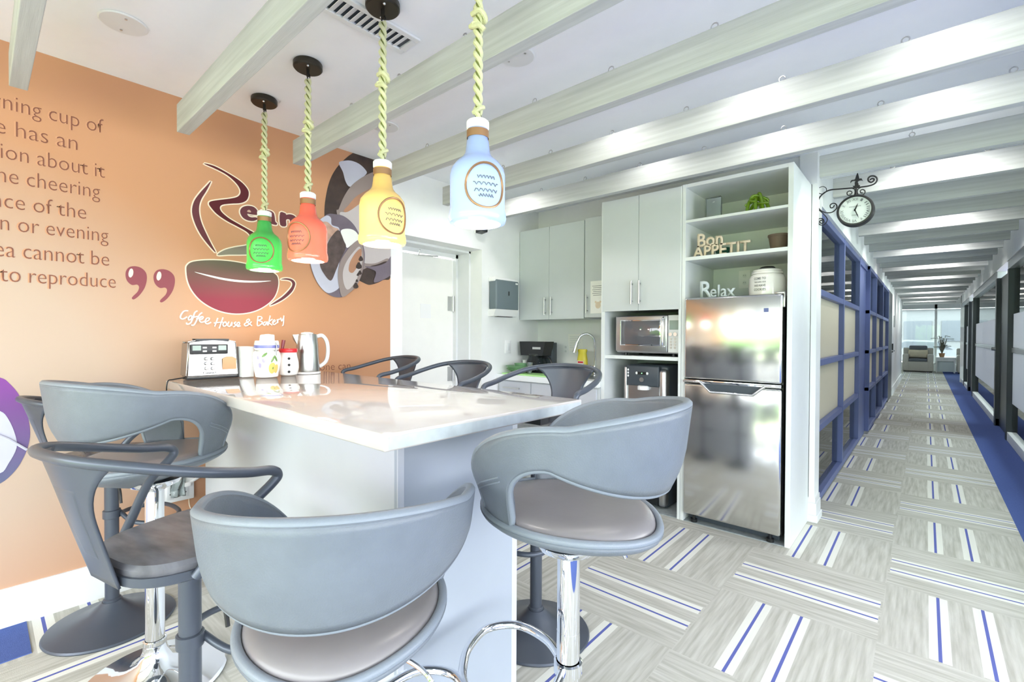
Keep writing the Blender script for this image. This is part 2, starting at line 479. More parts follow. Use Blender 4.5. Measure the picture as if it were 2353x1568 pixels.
def place_text(name, body, material, origin, ux, uy, width=None, height=None, extrude=0.002, offset=0.0, parent=None, shear=0.0, space=1.0):
    """lettering whose box starts at origin, runs along ux (scaled to width) and rises along uy (cap box scaled to height)"""
    me = text_mesh(body, 1.0, 0.0, offset, shear, space)
    xs = [v.co.x for v in me.vertices]; ys = [v.co.y for v in me.vertices]
    x0, x1, y0, y1 = min(xs), max(xs), min(ys), max(ys)
    sx = (width / (x1 - x0)) if width else None; sy = (height / (y1 - y0)) if height else None
    if sx is None: sx = sy
    if sy is None: sy = sx
    ux, uy = Vector(ux).normalized(), Vector(uy).normalized(); n = ux.cross(uy); origin = Vector(origin)
    off = Vector(parent.get('_o', (0, 0, 0))) if parent is not None else Vector((0, 0, 0))
    bm = bmesh.new(); bm.from_mesh(me)
    if extrude:
        r = bmesh.ops.extrude_face_region(bm, geom=list(bm.faces))
        top = {v for v in r['geom'] if isinstance(v, bmesh.types.BMVert)}
    else: top = set()
    for v in bm.verts:
        v.co = origin + ux * ((v.co.x - x0) * sx) + uy * ((v.co.y - y0) * sy) + n * (extrude if v in top else 0.0) - off
    bmesh.ops.recalc_face_normals(bm, faces=bm.faces)
    bm.to_mesh(me); bm.free(); me.name = name
    me.materials.clear(); me.materials.append(MT[material] if isinstance(material, str) else material)
    o = bpy.data.objects.new(name, me); COL.objects.link(o)
    if parent is not None:
        o.parent = parent
        if '_o' in parent: o['_o'] = list(parent['_o'])
    return o


# ================================================================== THE SETTING
XR, XL = 0.87, -0.66            # corridor glass planes
YB, YT, YC = 4.31, 3.65, 4.30   # kitchen back wall, tall unit fronts, column
Y0 = -2.9                       # window wall behind the camera
b = MB(); b.box(-4.2, 0.535, Y0, 27.4, -0.12, 0.0); struct(b.build('floor', 'carpet', smooth=False))
b = MB(); b.box(0.535, 4.2, Y0, 27.4, -0.12, 0.0); struct(b.build('floor_border', 'blue_carpet', smooth=False))
p = at(66, 1460, Z=0)
b = MB(); b.box(WX + 0.02, -3.02, Y0, 0.155, 0.0, 0.004); struct(b.build('floor_corner', 'blue_carpet', smooth=False))
b = MB(); b.box(-2.12, -0.7, YT + 0.005, YB, 0.0, 0.006); struct(b.build('floor_recess', 'grey_vinyl', smooth=False))
b = MB(); b.box(-4.2, 4.2, Y0, 27.4, CEIL, CEIL + 0.1)
struct(b.build('ceiling', 'ceiling', smooth=False))
OY = at(897, 700, X=WX).y
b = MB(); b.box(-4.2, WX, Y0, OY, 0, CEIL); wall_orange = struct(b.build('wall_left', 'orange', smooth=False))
# recessed white wall with the door
DY1, DZ = 3.386, 2.315
b = MB(); b.box(KX - 0.42, KX, OY, 2.42, 0, CEIL); b.box(KX - 0.42, KX, DY1, YB + 0.1, 0, CEIL); b.box(KX - 0.42, KX, 2.42, DY1, DZ, CEIL)
struct(b.build('wall_entry', 'white_wall', smooth=False))
b = MB(); b.box(KX - 0.42, -0.66, YB, YB + 0.1, 0, CEIL); struct(b.build('wall_kitchen', 'white_wall', smooth=False))
# column end beside the clock, and the strip over the partition
b = MB(); b.box(-0.678, -0.64, YC, 4.50, 0, CEIL); b.box(-0.76, -0.678, YB, 4.50, 0, CEIL); b.box(-0.76, -0.641, 4.285, 4.50, 2.634, CEIL); struct(b.build('wall_column', 'white_wall', smooth=False))
b = MB(); b.box(-0.80, -0.64, 4.50, 21.0, 2.50, CEIL); struct(b.build('wall_upper_left', 'white_wall', smooth=False))
b = MB(); b.box(0.85, 0.97, Y0, 21.0, 2.53, CEIL); struct(b.build('wall_upper_right', 'white_wall', smooth=False))
# far wall with the opening
b = MB()
b.box(-0.80, -0.63, 21.0, 21.2, 0, CEIL); b.box(-0.80, 0.97, 21.0, 21.2, 2.56, CEIL); b.box(0.84, 0.97, 21.0, 21.2, 0, CEIL)
struct(b.build('wall_far', 'white_wall', smooth=False))
b = MB(); b.box(-1.35, -1.25, 21.0, 27.2, 0, CEIL); b.box(1.55, 1.65, 21.0, 27.2, 0, CEIL); struct(b.build('wall_vestibule', 'white_wall', smooth=False))
# rooms behind the glass
b = MB(); b.box(-3.6, -3.5, 4.41, 14.0, 0, CEIL); b.box(-3.5, -0.76, 13.9, 14.0, 0, CEIL); struct(b.build('wall_office_left', 'white_wall', smooth=False))
b = MB(); b.box(3.9, 4.0, Y0, 21.1, 0, 0.75); b.box(3.9, 4.0, Y0, 21.1, 2.4, CEIL)
for yy in (2.0, 7.5, 13.0, 18.0): b.box(3.85, 4.0, yy, yy + 0.25, 0, CEIL)
b.box(0.97, 4.0, 21.0, 21.1, 0, CEIL); struct(b.build('wall_office_right', 'white_wall', smooth=False))
for yy in (6.0, 9.5): lamp('AREA', 'office_fill_light', (-2.2, yy, CEIL - 0.05), 40, (1, 0.98, 0.95), 0.8, (-2.2, yy, 0))  # added fill lights, no visible fitting, to brighten the left office
# window wall behind the camera
b = MB(); b.box(WX, 4.0, Y0 - 0.1, Y0, 0, 0.12); b.box(WX, 4.0, Y0 - 0.1, Y0, 2.55, CEIL)
for xx in (-3.16, -1.6, 0.0, 1.6, 3.2): b.box(xx, xx + 0.07, Y0 - 0.1, Y0, 0, CEIL)
b.box(WX, 4.0, Y0 - 0.08, Y0 - 0.02, 0.9, 0.95)
struct(b.build('wall_rear', 'trim', smooth=False))
b = MB(); b.box(-30, 30, -60, Y0 - 0.15, -0.4, -0.3); struct(b.build('ground_lawn', 'lawn', smooth=False))
hb = MB()
for i in range(26):
    x = -26 + i * 2.1 + random.uniform(-.6, .6); h = random.uniform(1.6, 3.6)
    hb.ball((x, -24 + random.uniform(-2, 2), h * 0.7), 2.0, 1.6, h, 12, 8)
h = hb.build('hedge', 'hedge'); h['kind'] = 'stuff'; tag(h, 'row of green trees across the lawn behind the windows', 'trees')

# baseboards
b = MB(); b.prism([(WX, Y0, 0), (WX + .022, Y0, 0), (WX + .022, Y0, .165), (WX + .012, Y0, .19), (WX, Y0, .19)], (0, OY - Y0, 0)); struct(b.build('baseboard_left', 'trim', smooth=False))
b = MB(); b.box(-0.70, -0.615, 4.285, 4.50, 0, 0.055, .004); b.box(-0.69, -0.625, 4.29, 4.50, 0.055, 0.15, .004); b.box(-0.685, -0.632, 4.295, 4.50, 0.15, 0.19, .004)
struct(b.build('baseboard_column', 'trim', smooth=False))
b = MB(); b.box(-0.64, -0.615, 15.0, 21.0, 0, 0.2, .005); b.box(-0.8, -0.61, 20.97, 21.0, 0, 0.2, .005); struct(b.build('baseboard_corridor', 'trim', smooth=False))
b = MB(); b.box(-0.76, -0.64, 14.9, 21.0, 0, 2.5); struct(b.build('wall_corridor', 'white_wall', smooth=False))

# door in the recess
XD = KX - 0.385
d1 = bpy.data.objects.new('door_1', None); COL.objects.link(d1); struct(d1)
b = MB(); b.box(XD - 0.045, XD, 2.43, DY1 - 0.055, 0.01, DZ - 0.07, .003); b.build('door_leaf', 'paper', d1, smooth=False)
b = MB()
b.box(XD - 0.02, XD + 0.05, DY1 - 0.05, DY1 - 0.001, 0, DZ); b.box(XD - 0.02, XD + 0.05, 2.42, DY1, DZ - 0.06, DZ - 0.001)
b.box(XD + 0.05, XD + 0.22, DY1 - 0.022, DY1 - 0.001, 0, DZ); b.box(XD + 0.05, XD + 0.22, 2.42, DY1, DZ - 0.022, DZ - 0.001)
b.build('door_frame', 'trim', d1, smooth=False)
for zz in (1.78, 1.04, 0.4):
    b = MB(); b.box(XD - 0.002, XD + 0.006, DY1 - 0.12, DY1 - 0.06, zz - .075, zz + .075); b.cyl((XD + .012, DY1 - .055, zz - .08), (XD + .012, DY1 - .055, zz + .08), .011)
    b.build('hinge', 'steel2', d1)
hp = at(937, 826, X=XD + 0.03)
b = MB(); b.cyl((XD, hp.y, hp.z), (XD + .02, hp.y, hp.z), .032); b.cyl((XD + .02, hp.y, hp.z), (XD + .07, hp.y, hp.z), .012); b.tube([(XD + .065, hp.y, hp.z), (XD + .07, hp.y - .05, hp.z), (XD + .06, hp.y - .11, hp.z - .005)], .011)
b.build('door_handle', 'steel2', d1)
c0 = at(962, 586, X=XD + .05); c1 = at(965, 574, X=XD + .16); c2 = at(1006, 590, X=XD + .03)
b = MB(); b.tube([c1, c0, c2], .006); b.build('door_closer_arm', 'steel2', d1)

# partition of blue frames on the left of the corridor
def partition(name, x_face, depth, ys, zs, mat_frame, pane_of, y_end=None, w=0.05, rail=0.055):
    root = bpy.data.objects.new(name, None); COL.objects.link(root); struct(root)
    x0, x1 = (x_face - depth, x_face) if x_face < 0 else (x_face, x_face + depth)
    for y in ys:
        m = MB(); m.box(x0, x1, y - w, y, zs[0], zs[-1], .004); m.build('mullion', mat_frame, root, smooth=False)
    for z in zs:
        m = MB(); m.box(x0 + .004, x1 - .004, ys[0] - w, ys[-1], max(0.001, z - rail), z, .004); m.build('frame_rail', mat_frame, root, smooth=False)
    xm = (x0 + x1) / 2
    for i in range(len(ys) - 1):
        for j in range(len(zs) - 1):
            g = pane_of(i, j)
            if g:
                m = MB(); m.box(xm - .003, xm + .003, ys[i], ys[i + 1] - w, zs[j], zs[j + 1] - rail); m.build('pane', g, root, smooth=False)
    return root


ZL = [0.10, 0.70, 1.255, 1.85, 2.50]
partition('window_1', XL, 0.10, [4.56, 6.17, 7.74], ZL, 'blue_frame', lambda i, j: 'glass' if j in (0, 3) else 'frost_warm')
partition('window_2', XL + 0.035, 0.12, [8.78, 10.0, 11.6, 13.4], ZL, 'blue_frame', lambda i, j: 'glass' if j in (0, 3) else 'frost_warm')
b = MB(); b.box(XL - .06, XL - .02, 7.74, 8.73, 0.01, 2.42); b.box(XL - .1, XL, 7.74, 8.73, 2.42, 2.5); struct(b.build('door_2', 'blue_frame', smooth=False))
d3 = bpy.data.objects.new('door_3', None); COL.objects.link(d3); struct(d3)
b = MB(); b.box(XL - .1, XL + .03, 13.4, 14.9, 0.0, 2.5); b.build('door_leaf', 'dark_frame', d3, smooth=False)
b = MB(); b.tube([(XL + .03, 14.6, 1.12), (XL + .09, 14.6, 1.12), (XL + .09, 14.45, 1.12)], .014); b.build('door_handle', 'chrome', d3)
# glass offices on the right
def right_pane(i, j): return 'glass' if j in (0, 2, 4) else 'frost'
ZR = [0.14, 0.52, 1.235, 1.31, 1.78, 2.44]
def glass_office(name, y0, y1, posts):
    root = bpy.data.objects.new(name, None); COL.objects.link(root); struct(root)
    m = MB(); m.box(XR, XR + .1, y0, y1, 0.0, 0.12, .004); m.build('sill', 'trim', root, smooth=False)
    m = MB(); m.box(XR - .005, XR + .105, y0, y1, 2.42, 2.535, .004); m.build('frame_rail', 'alu', root, smooth=False)
    for (ya, yb) in posts:
        m = MB(); m.box(XR - .01, XR + .11, ya, yb, 0, 2.42, .004); m.build('mullion', 'dark_frame', root, smooth=False)
    for j in range(5):
        z0, z1 = ZR[j] if j else 0.12, ZR[j + 1] if j < 4 else 2.42
        m = MB(); m.box(XR + .047, XR + .053, y0, y1, z0, z1); m.build('pane', right_pane(0, j), root, smooth=False)
    m = MB(); m.box(XR + .03, XR + .075, y0 + .1, y1 - .1, 1.24, 1.305, .003); m.build('push_bar', 'alu', root, smooth=False)
    return root
glass_office('window_3', 3.4, 9.70, [(3.4, 3.5), (6.5, 6.58), (9.58, 9.70)])
glass_office('window_4', 11.05, 16.25, [(11.05, 11.2), (16.15, 16.25)])
glass_office('window_5', 17.7, 21.0, [(17.7, 17.95), (19.6, 19.75)])
d4 = bpy.data.objects.new('door_4', None); COL.objects.link(d4); struct(d4)
b = MB(); b.box(XR + .04, XR + .08, 9.72, 11.03, 0.01, 2.42); b.build('door_leaf', 'dark_frame', d4, smooth=False)
b = MB(); b.cyl((XR - .05, 11.12, 1.26), (XR - .01, 11.12, 1.26), .03); b.build('door_knob', 'chrome', d4)
d5 = bpy.data.objects.new('door_5', None); COL.objects.link(d5); struct(d5)
b = MB(); b.box(XR + .04, XR + .08, 16.3, 17.65, 0.01, 2.42); b.build('door_leaf', 'dark_frame', d5, smooth=False)

# end window of the vestibule
w6 = bpy.data.objects.new('window_6', None); COL.objects.link(w6); struct(w6)
b = MB()
for xx in (-1.25, 0.31, 1.5): b.box(xx - .04, xx + .04, 27.1, 27.2, 0.3, CEIL)
b.box(-1.25, 1.55, 27.1, 27.2, 0.0, 0.34); b.box(-1.25, 1.55, 27.1, 27.2, 2.68, CEIL); b.build('window_frame', 'trim', w6, smooth=False)
b = MB(); b.box(-1.2, 1.5, 27.14, 27.15, 0.34, 2.68); b.build('pane', 'glass', w6, smooth=False)

# ------------------------------------------------------------------ hung beams
ORD = ['first', 'second', 'third', 'fourth', 'fifth', 'sixth', 'seventh', 'eighth', 'ninth', 'tenth', 'eleventh', 'twelfth', 'thirteenth', 'fourteenth', 'fifteenth',
       'sixteenth', 'seventeenth', 'eighteenth', 'nineteenth', 'twentieth', 'twenty-first', 'twenty-second', 'twenty-third', 'twenty-fourth', 'twenty-fifth', 'twenty-sixth', 'twenty-seventh', 'twenty-eighth']
KB = {-2: 'grey washed hung beam nearest the rear windows, behind the wall quote', -1: 'grey washed hung beam ending above the wall quote lettering',
      0: 'grey washed hung beam ending on the orange wall just before the pendants', 1: 'grey washed hung beam ending on orange wall just behind the pendants',
      2: 'grey washed hung beam crossing behind the yellow bottle pendant at the orange wall corner', 3: 'whitewashed hung beam with free end above the white door',
      4: 'whitewashed hung beam just in front of the tall grey cabinets'}
hook_xs = [-2.55, -2.1, -1.62, -1.15, -0.67, -0.2, 0.3]
for k in range(-2, 32):
    y = 0.73 + 0.63 * k
    xa, xb = (-3.10, 0.70) if k <= 4 else (-0.57, 0.70)
    lab = KB.get(k) or ('grey washed beam hung across the corridor, %s one beyond the bracket clock' % ORD[k - 5])
    t = thing('ceiling_beam', lab, 'beam', (0, y + .03, 2.556), 'hung ceiling beams')
    m = MB(); m.box(xa, xb, y, y + 0.06, 2.556, 2.707, .003); m.build('beam_board', 'beam', t, smooth=False)
    hs = [x for x in hook_xs if xa < x < xb] if k >= 0 else [-2.5, -1.5]
    if k > 8: hs = [-0.2, 0.35]
    for x in hs:
        x += (k % 2) * 0.12
        m = MB(); m.tube([(x + .014 * math.cos(a), y + .03, 2.728 + .014 * math.sin(a)) for a in [i * PI / 6 for i in range(12)]], .003, 6, closed=True)
        m.cyl((x, y + .03, 2.70), (x, y + .03, 2.716), .003, n=6)
        if k > 4: m.cyl((x, y + .03, 2.74), (x, y + .03, CEIL), .002, n=6)
        m.build('eye_hook', 'steel2', t)

# ================================================================== THE ISLAND
IX, IYa, IYb, IZ0, IZ1 = -1.026, 0.68, 1.59, 1.147, 1.193
t = thing('island_worktop', 'glossy white quartz slab on the island, reflecting the jars', 'worktop', (-2.0, 1.13, IZ0))
b = MB(); b.box(-3.118, IX, IYa, IYb, IZ0, IZ1, .006, 3); b.build('slab', 'quartz', t)
b = MB(); b.box(IX + .0004, IX + .003, IYa + .012, IYb - .012, IZ0 + .006, IZ1 - .008); b.build('edge_face', 'quartz_edge', t, smooth=False)
t = thing('kitchen_island', 'pale grey panelled island base under the white slab', 'island', (-2.0, 1.13, 0))
BX, BYa, BYb = -1.228, 0.862, 1.43
b = MB(); b.box(-3.10, BX - .02, BYa, BYa + .02, 0.002, IZ0 - .001, .001); b.build('front_panel', 'isl', t, smooth=False)
b = MB(); b.box(BX - .02, BX, BYa, BYb, 0.002, IZ0 - .001, .001); b.build('end_panel', 'isl_end', t, smooth=False)
b = MB(); b.box(BX - .004, BX + .001, BYa - .001, BYa + .022, 0.002, IZ0 - .002); b.box(BX - .004, BX + .001, BYb - .03, BYb, 0.002, IZ0 - .002); b.build('edge_strip', 'isl', t, smooth=False)
b = MB(); b.box(-3.10, BX - .02, BYb - .02, BYb, 0.002, IZ0 - .001, .001); b.build('back_panel', 'isl', t, smooth=False)
b = MB(); b.box(BX + .0, IX - .03, BYb - .07, BYb - .02, IZ0 - .03, IZ0 - .001); b.build('support_bracket', 'iron', t, smooth=False)

# ================================================================== STOOLS
def arc(fn, n): return [fn(i / (n - 1)) for i in range(n)]


def make_leather_stool(hs, foot_rot=0.0):
    t = thing('leather_bar_stool', '', 'bar stool')
    t['_o'] = (0, 0, 0)
    b = MB(); b.lathe([(0, 0), (.255, 0), (.258, .006), (.25, .016), (.19, .028), (.11, .05), (.06, .085), (.042, .13), (.04, .15), (0, .15)], n=56); b.build('base', 'chrome', t)
    b = MB(); b.cyl((0, 0, .14), (0, 0, hs * .62), .034, n=32); b.lathe([(.036, 0), (.041, .004), (.041, .02), (.036, .024)], (0, 0, .15), 32); b.build('column', 'chrome', t)
    b = MB(); b.cyl((0, 0, hs * .6), (0, 0, hs - .09), .0335, n=32); b.lathe([(.033, 0), (.05, .01), (.09, .03), (.1, .05), (0, .05)], (0, 0, hs - .135), 32); b.build('gas_lift', 'chrome', t)
    R = Matrix.Rotation(foot_rot, 4, 'Z')
    zf = .47
    pts = smooth_path([(.03, .02, zf), (.12, .06, zf), (.19, .15, zf), (.17, .25, zf), (.08, .30, zf), (0, .31, zf), (-.08, .30, zf), (-.17, .25, zf), (-.19, .15, zf), (-.12, .06, zf), (-.03, .02, zf)], 6)
    b = MB(); b.tube([R @ p for p in pts], .0135, 12); b.lathe([(.037, 0), (.042, .004), (.042, .036), (.037, .04)], (0, 0, zf - .02), 32); b.build('footrest', 'chrome', t)
    b = MB(); b.tube(smooth_path([(.03, -.03, hs - .1), (.13, -.05, hs - .1), (.2, -.08, hs - .13), (.235, -.1, hs - .2)], 5), .006, 8); b.cyl((.222, -.092, hs - .175), (.238, -.101, hs - .21), .0085, n=10); b.build('lift_lever', 'chrome', t)
    # seat bowl
    def rim(a):      # a: angle from the rear
        return .245 * (1 + .05 * math.cos(2 * a))
    def pos(a, r, z): return Vector((math.sin(a) * r, -math.cos(a) * r, z))
    def zrim(a): return hs + .018 * (1 - math.cos(a)) * .5 - .018 * math.exp(-(a / .6) ** 2) + .0
    def bowl(u, v):
        a = (u - .5) * 2 * PI; k = math.sin(v * PI / 2)
        return pos(a, rim(a) * (.04 + .96 * k), zrim(a) - .10 * (1 - v) ** 1.0 * (1 - v * .4) - .0)
    b = MB(); b.grid(bowl, 64, 10, True); b.cap([v for v in b.bm.verts if (v.co.x ** 2 + v.co.y ** 2) < .0004][:64] if False else [])
    b.build('seat_bowl', 'leather', t, solid=.012)
    def cush(u, v):
        a = (u - .5) * 2 * PI; r = rim(a) * (.965 - .965 * (1 - v)) if False else rim(a) * .962 * math.sin(v * PI / 2)
        dome = .038 * math.cos(v * PI / 2) ** .8 if v < 1 else 0
        dip = -.012 * math.exp(-((v * 1.6) ** 2)) 
        return pos(a, max(r, .0005), zrim(a) * v ** 3 + (hs + .004) * (1 - v ** 3) + .034 * (1 - v ** 4) + dip)
    b = MB(); b.grid(cush, 64, 14, True); b.build('seat_cushion', 'cushion', t, angle=80)
    b = MB(); b.tube([pos(a, rim(a) * 1.0, zrim(a) + .003) for a in [(i / 72 - .5) * 2 * PI for i in range(72)]], .011, 8, closed=True); b.build('seat_piping', 'leather_edge', t, angle=80)
    # wrap-around back and arms with the open hole at the rear
    AM, AH = math.radians(139), math.radians(106)
    def zt(a):
        a = abs(a); k = math.radians(68)
        if a <= k: return hs + .335 - .04 * (a / k) ** 2
        s = (a - k) / (AM - k); return hs + .02 + .275 * math.sqrt(max(0, 1 - s ** 2.1))
    def zb(a):
        a = abs(a)
        if a >= AH: return zrim(a) + .0
        s = a / AH; up = hs + .115 + .085 * min(1, s / .72) ** 2
        if s > .72: 
            q = (s - .72) / .28; up = zrim(a) + (up - zrim(a)) * math.sqrt(max(0, 1 - q ** 2.4))
        return up
    def rr(z): 
        q = max(0, min(1, (z - hs) / .22)); q = q * q * (3 - 2 * q)
        return .245 + .068 * q + .02 * max(0, (z - hs - .2) / .17)
    def band(u, v):
        a = (u - .5) * 2 * AM; z = zb(a) + (zt(a) - zb(a)) * v
        return pos(a, rr(z) * (1 + .03 * math.cos(2 * a)), z)
    b = MB(); b.grid(band, 97, 12); back = b.build('backrest', 'leather', t, solid=.024, angle=60)
    b = MB(); b.tube([pos(a, rr(zt(a)) * (1 + .03 * math.cos(2 * a)) - .012, zt(a)) for a in [(i / 96 - .5) * 2 * AM for i in range(97)]], .0125, 8); b.build('top_piping', 'leather_edge', t, angle=80)
    b = MB(); b.tube([pos(a, rr(zb(a)) * (1 + .03 * math.cos(2 * a)) - .010, zb(a)) for a in [(i / 96 - .5) * 2 * AH * 1.04 for i in range(97)]], .0095, 8); b.build('opening_piping', 'leather_edge', t, angle=80)
    for s in (-1, 1):
        for dz in (0, .012):
            pts = []
            for i in range(14):
                q = i / 13; a = s * (math.radians(104) + q * math.radians(30)); z = hs + .15 + dz - .06 * q
                if z < zt(a): pts.append(pos(a, rr(z) * (1 + .03 * math.cos(2 * a)) + .001, z))
            if len(pts) > 3:
                m = MB(); m.tube(pts, .0022, 6); m.build('arm_seam', 'leather_edge', back)
    return t


def make_metal_stool(hs):
    t = thing('metal_bar_stool', '', 'bar stool')
    t['_o'] = (0, 0, 0)
    b = MB(); b.lathe([(0, 0), (.257, 0), (.26, .006), (.255, .013), (.17, .036), (.09, .066), (.052, .1), (.04, .112), (0, .112)], n=56); b.build('base', 'gun', t)
    b = MB(); b.cyl((0, 0, .1), (0, 0, hs - .03), .029, n=28); b.lathe([(.03, 0), (.036, .004), (.036, .014), (.03, .018)], (0, 0, .108), 28); b.build('pole', 'gun', t)
    zf = .5
    pts = smooth_path([(.0, .03, zf + .05), (.1, .06, zf + .01), (.165, .13, zf), (.15, .22, zf), (.07, .265, zf), (-.07, .265, zf), (-.15, .22, zf), (-.165, .13, zf), (-.1, .06, zf + .01), (0, .03, zf + .05)], 6)
    b = MB(); b.tube(pts, .011, 10); b.lathe([(.03, 0), (.036, .003), (.036, .04), (.03, .043)], (0, 0, zf + .025), 24); b.build('footrest', 'gun', t)
    def outline(k, n=48):
        out = []
        for i in range(n):
            a = 2 * PI * i / n; c, s = math.cos(a), math.sin(a)
            r = 1 / ((abs(c) ** 3.2 + abs(s) ** 3.2) ** (1 / 3.2))
            x, y = c * r * .205 * k, s * r * .2 * k
            x *= 1 + .12 * (y / .2)
            out.append((x, y))
        return out
    def slab(m, k0, z0, k1, z1):
        a = [m._v((x, y, z0)) for x, y in outline(k0)]; c = [m._v((x, y, z1)) for x, y in outline(k1)]
        m.bridge(a, c); m.cap(list(reversed(a))); m.cap(c)
    b = MB(); slab(b, .93, hs - .035, .99, hs - .028); slab(b, .99, hs - .028, 1.0, hs - .004); b.cyl((0, 0, hs - .09), (0, 0, hs - .034), .05, .1); b.build('seat_frame', 'gun', t)
    b = MB(); slab(b, .965, hs - .004, .98, hs + .012); slab(b, .98, hs + .012, .94, hs + .024); b.build('seat', 'gun_seat', t)
    b = MB(); b.tube(smooth_path([(.03, -.02, hs - .06), (.14, -.02, hs - .07), (.2, -.02, hs - .12), (.22, -.02, hs - .18)], 5), .006, 8); b.build('lift_lever', 'iron', t)
    # one bent tube: arm ends on the seat sides, round the back
    half = [(.20, -.09, hs - .02), (.222, -.05, hs + .04), (.252, .01, hs + .13), (.266, .075, hs + .185), (.27, .092, hs + .208), (.272, .07, hs + .226), (.272, .0, hs + .238), (.262, -.12, hs + .268), (.215, -.225, hs + .298), (.12, -.295, hs + .315), (0, -.315, hs + .32)]
    pts = half + [(-x, y, z) for x, y, z in reversed(half[:-1])]
    b = MB(); b.tube(smooth_path(pts, 6), .0135, 12); b.build('arm_hoop', 'gun', t)
    # splat, narrow at the seat and flaring into the hoop
    def spl(u, v):
        w = .074 + .016 * v + .085 * max(0, (v - .5) / .5) ** 2
        x = (u - .5) * 2 * w
        y = -.198 - .112 * v + .09 * (x / .2) ** 2 * v - .02 * math.sin(PI * v) * 0
        z = hs - .03 + (.348) * v - .012 * (x / .18) ** 2 * v
        return Vector((x, y, z))
    b = MB(); b.grid(spl, 19, 20); sp = b.build('back_splat', 'gun', t, solid=.006)
    def emb(u, v):
        vv = .16 + .66 * v; w = .042 + .014 * v + .024 * v ** 3; p = spl(.5, vv)
        x = (u - .5) * 2 * w
        e = min(u, 1 - u, v, 1 - v); d = .007 * min(1, e / .1)
        return Vector((x, p.y + .09 * (x / .2) ** 2 * vv - .0005 - d, p.z))
    b = MB(); b.grid(emb, 21, 25); b.build('embossed_panel', 'gun', sp)
    return t


def put(t, x, y, rz, label, group):
    t.location = (x, y, 0); t.rotation_euler = (0, 0, rz); t['label'] = label; t['group'] = group; t['category'] = 'bar stool'


def face(dx, dy): return math.atan2(dy, dx) - PI / 2


G1, G2 = 'leather bucket bar stools round the island', 'gunmetal bar stools round the island'
s = make_leather_stool(.93, .5); put(s, -0.785, 1.15, face(-.97, -.2), 'blue grey leather bar stool at the open end of the island, chrome footrest showing', G1)
s = make_leather_stool(.775, -1.6); put(s, -1.065, 0.60, face(-.743, .669), 'blue grey leather bar stool nearest the camera, back turned, covering the island front', G1)
s = make_leather_stool(.93, 0); put(s, -2.41, 0.485, face(-.21, .96), 'blue grey leather bar stool at the wall half of the island front, chrome column', G1)
s = make_metal_stool(.84); put(s, -1.62, 0.41, face(-.23, .973), 'gunmetal bar stool between the two leather stools in front of the island', G2)
s = make_metal_stool(.83); put(s, -3.05, 0.44, face(-.1, .99), 'gunmetal bar stool against the orange wall, mostly behind a leather stool', G2)
s = make_metal_stool(.965); put(s, -1.42, 1.80, face(.05, -1), 'gunmetal bar stool behind the island in front of the sink counter', G2)
s = make_metal_stool(.955); put(s, -2.17, 1.80, face(.05, -1), 'gunmetal bar stool behind the island in front of the white door', G2)
s = make_metal_stool(.965); put(s, -2.87, 1.80, face(-.1, -1), 'gunmetal bar stool behind the island in the corner by the kettle', G2)

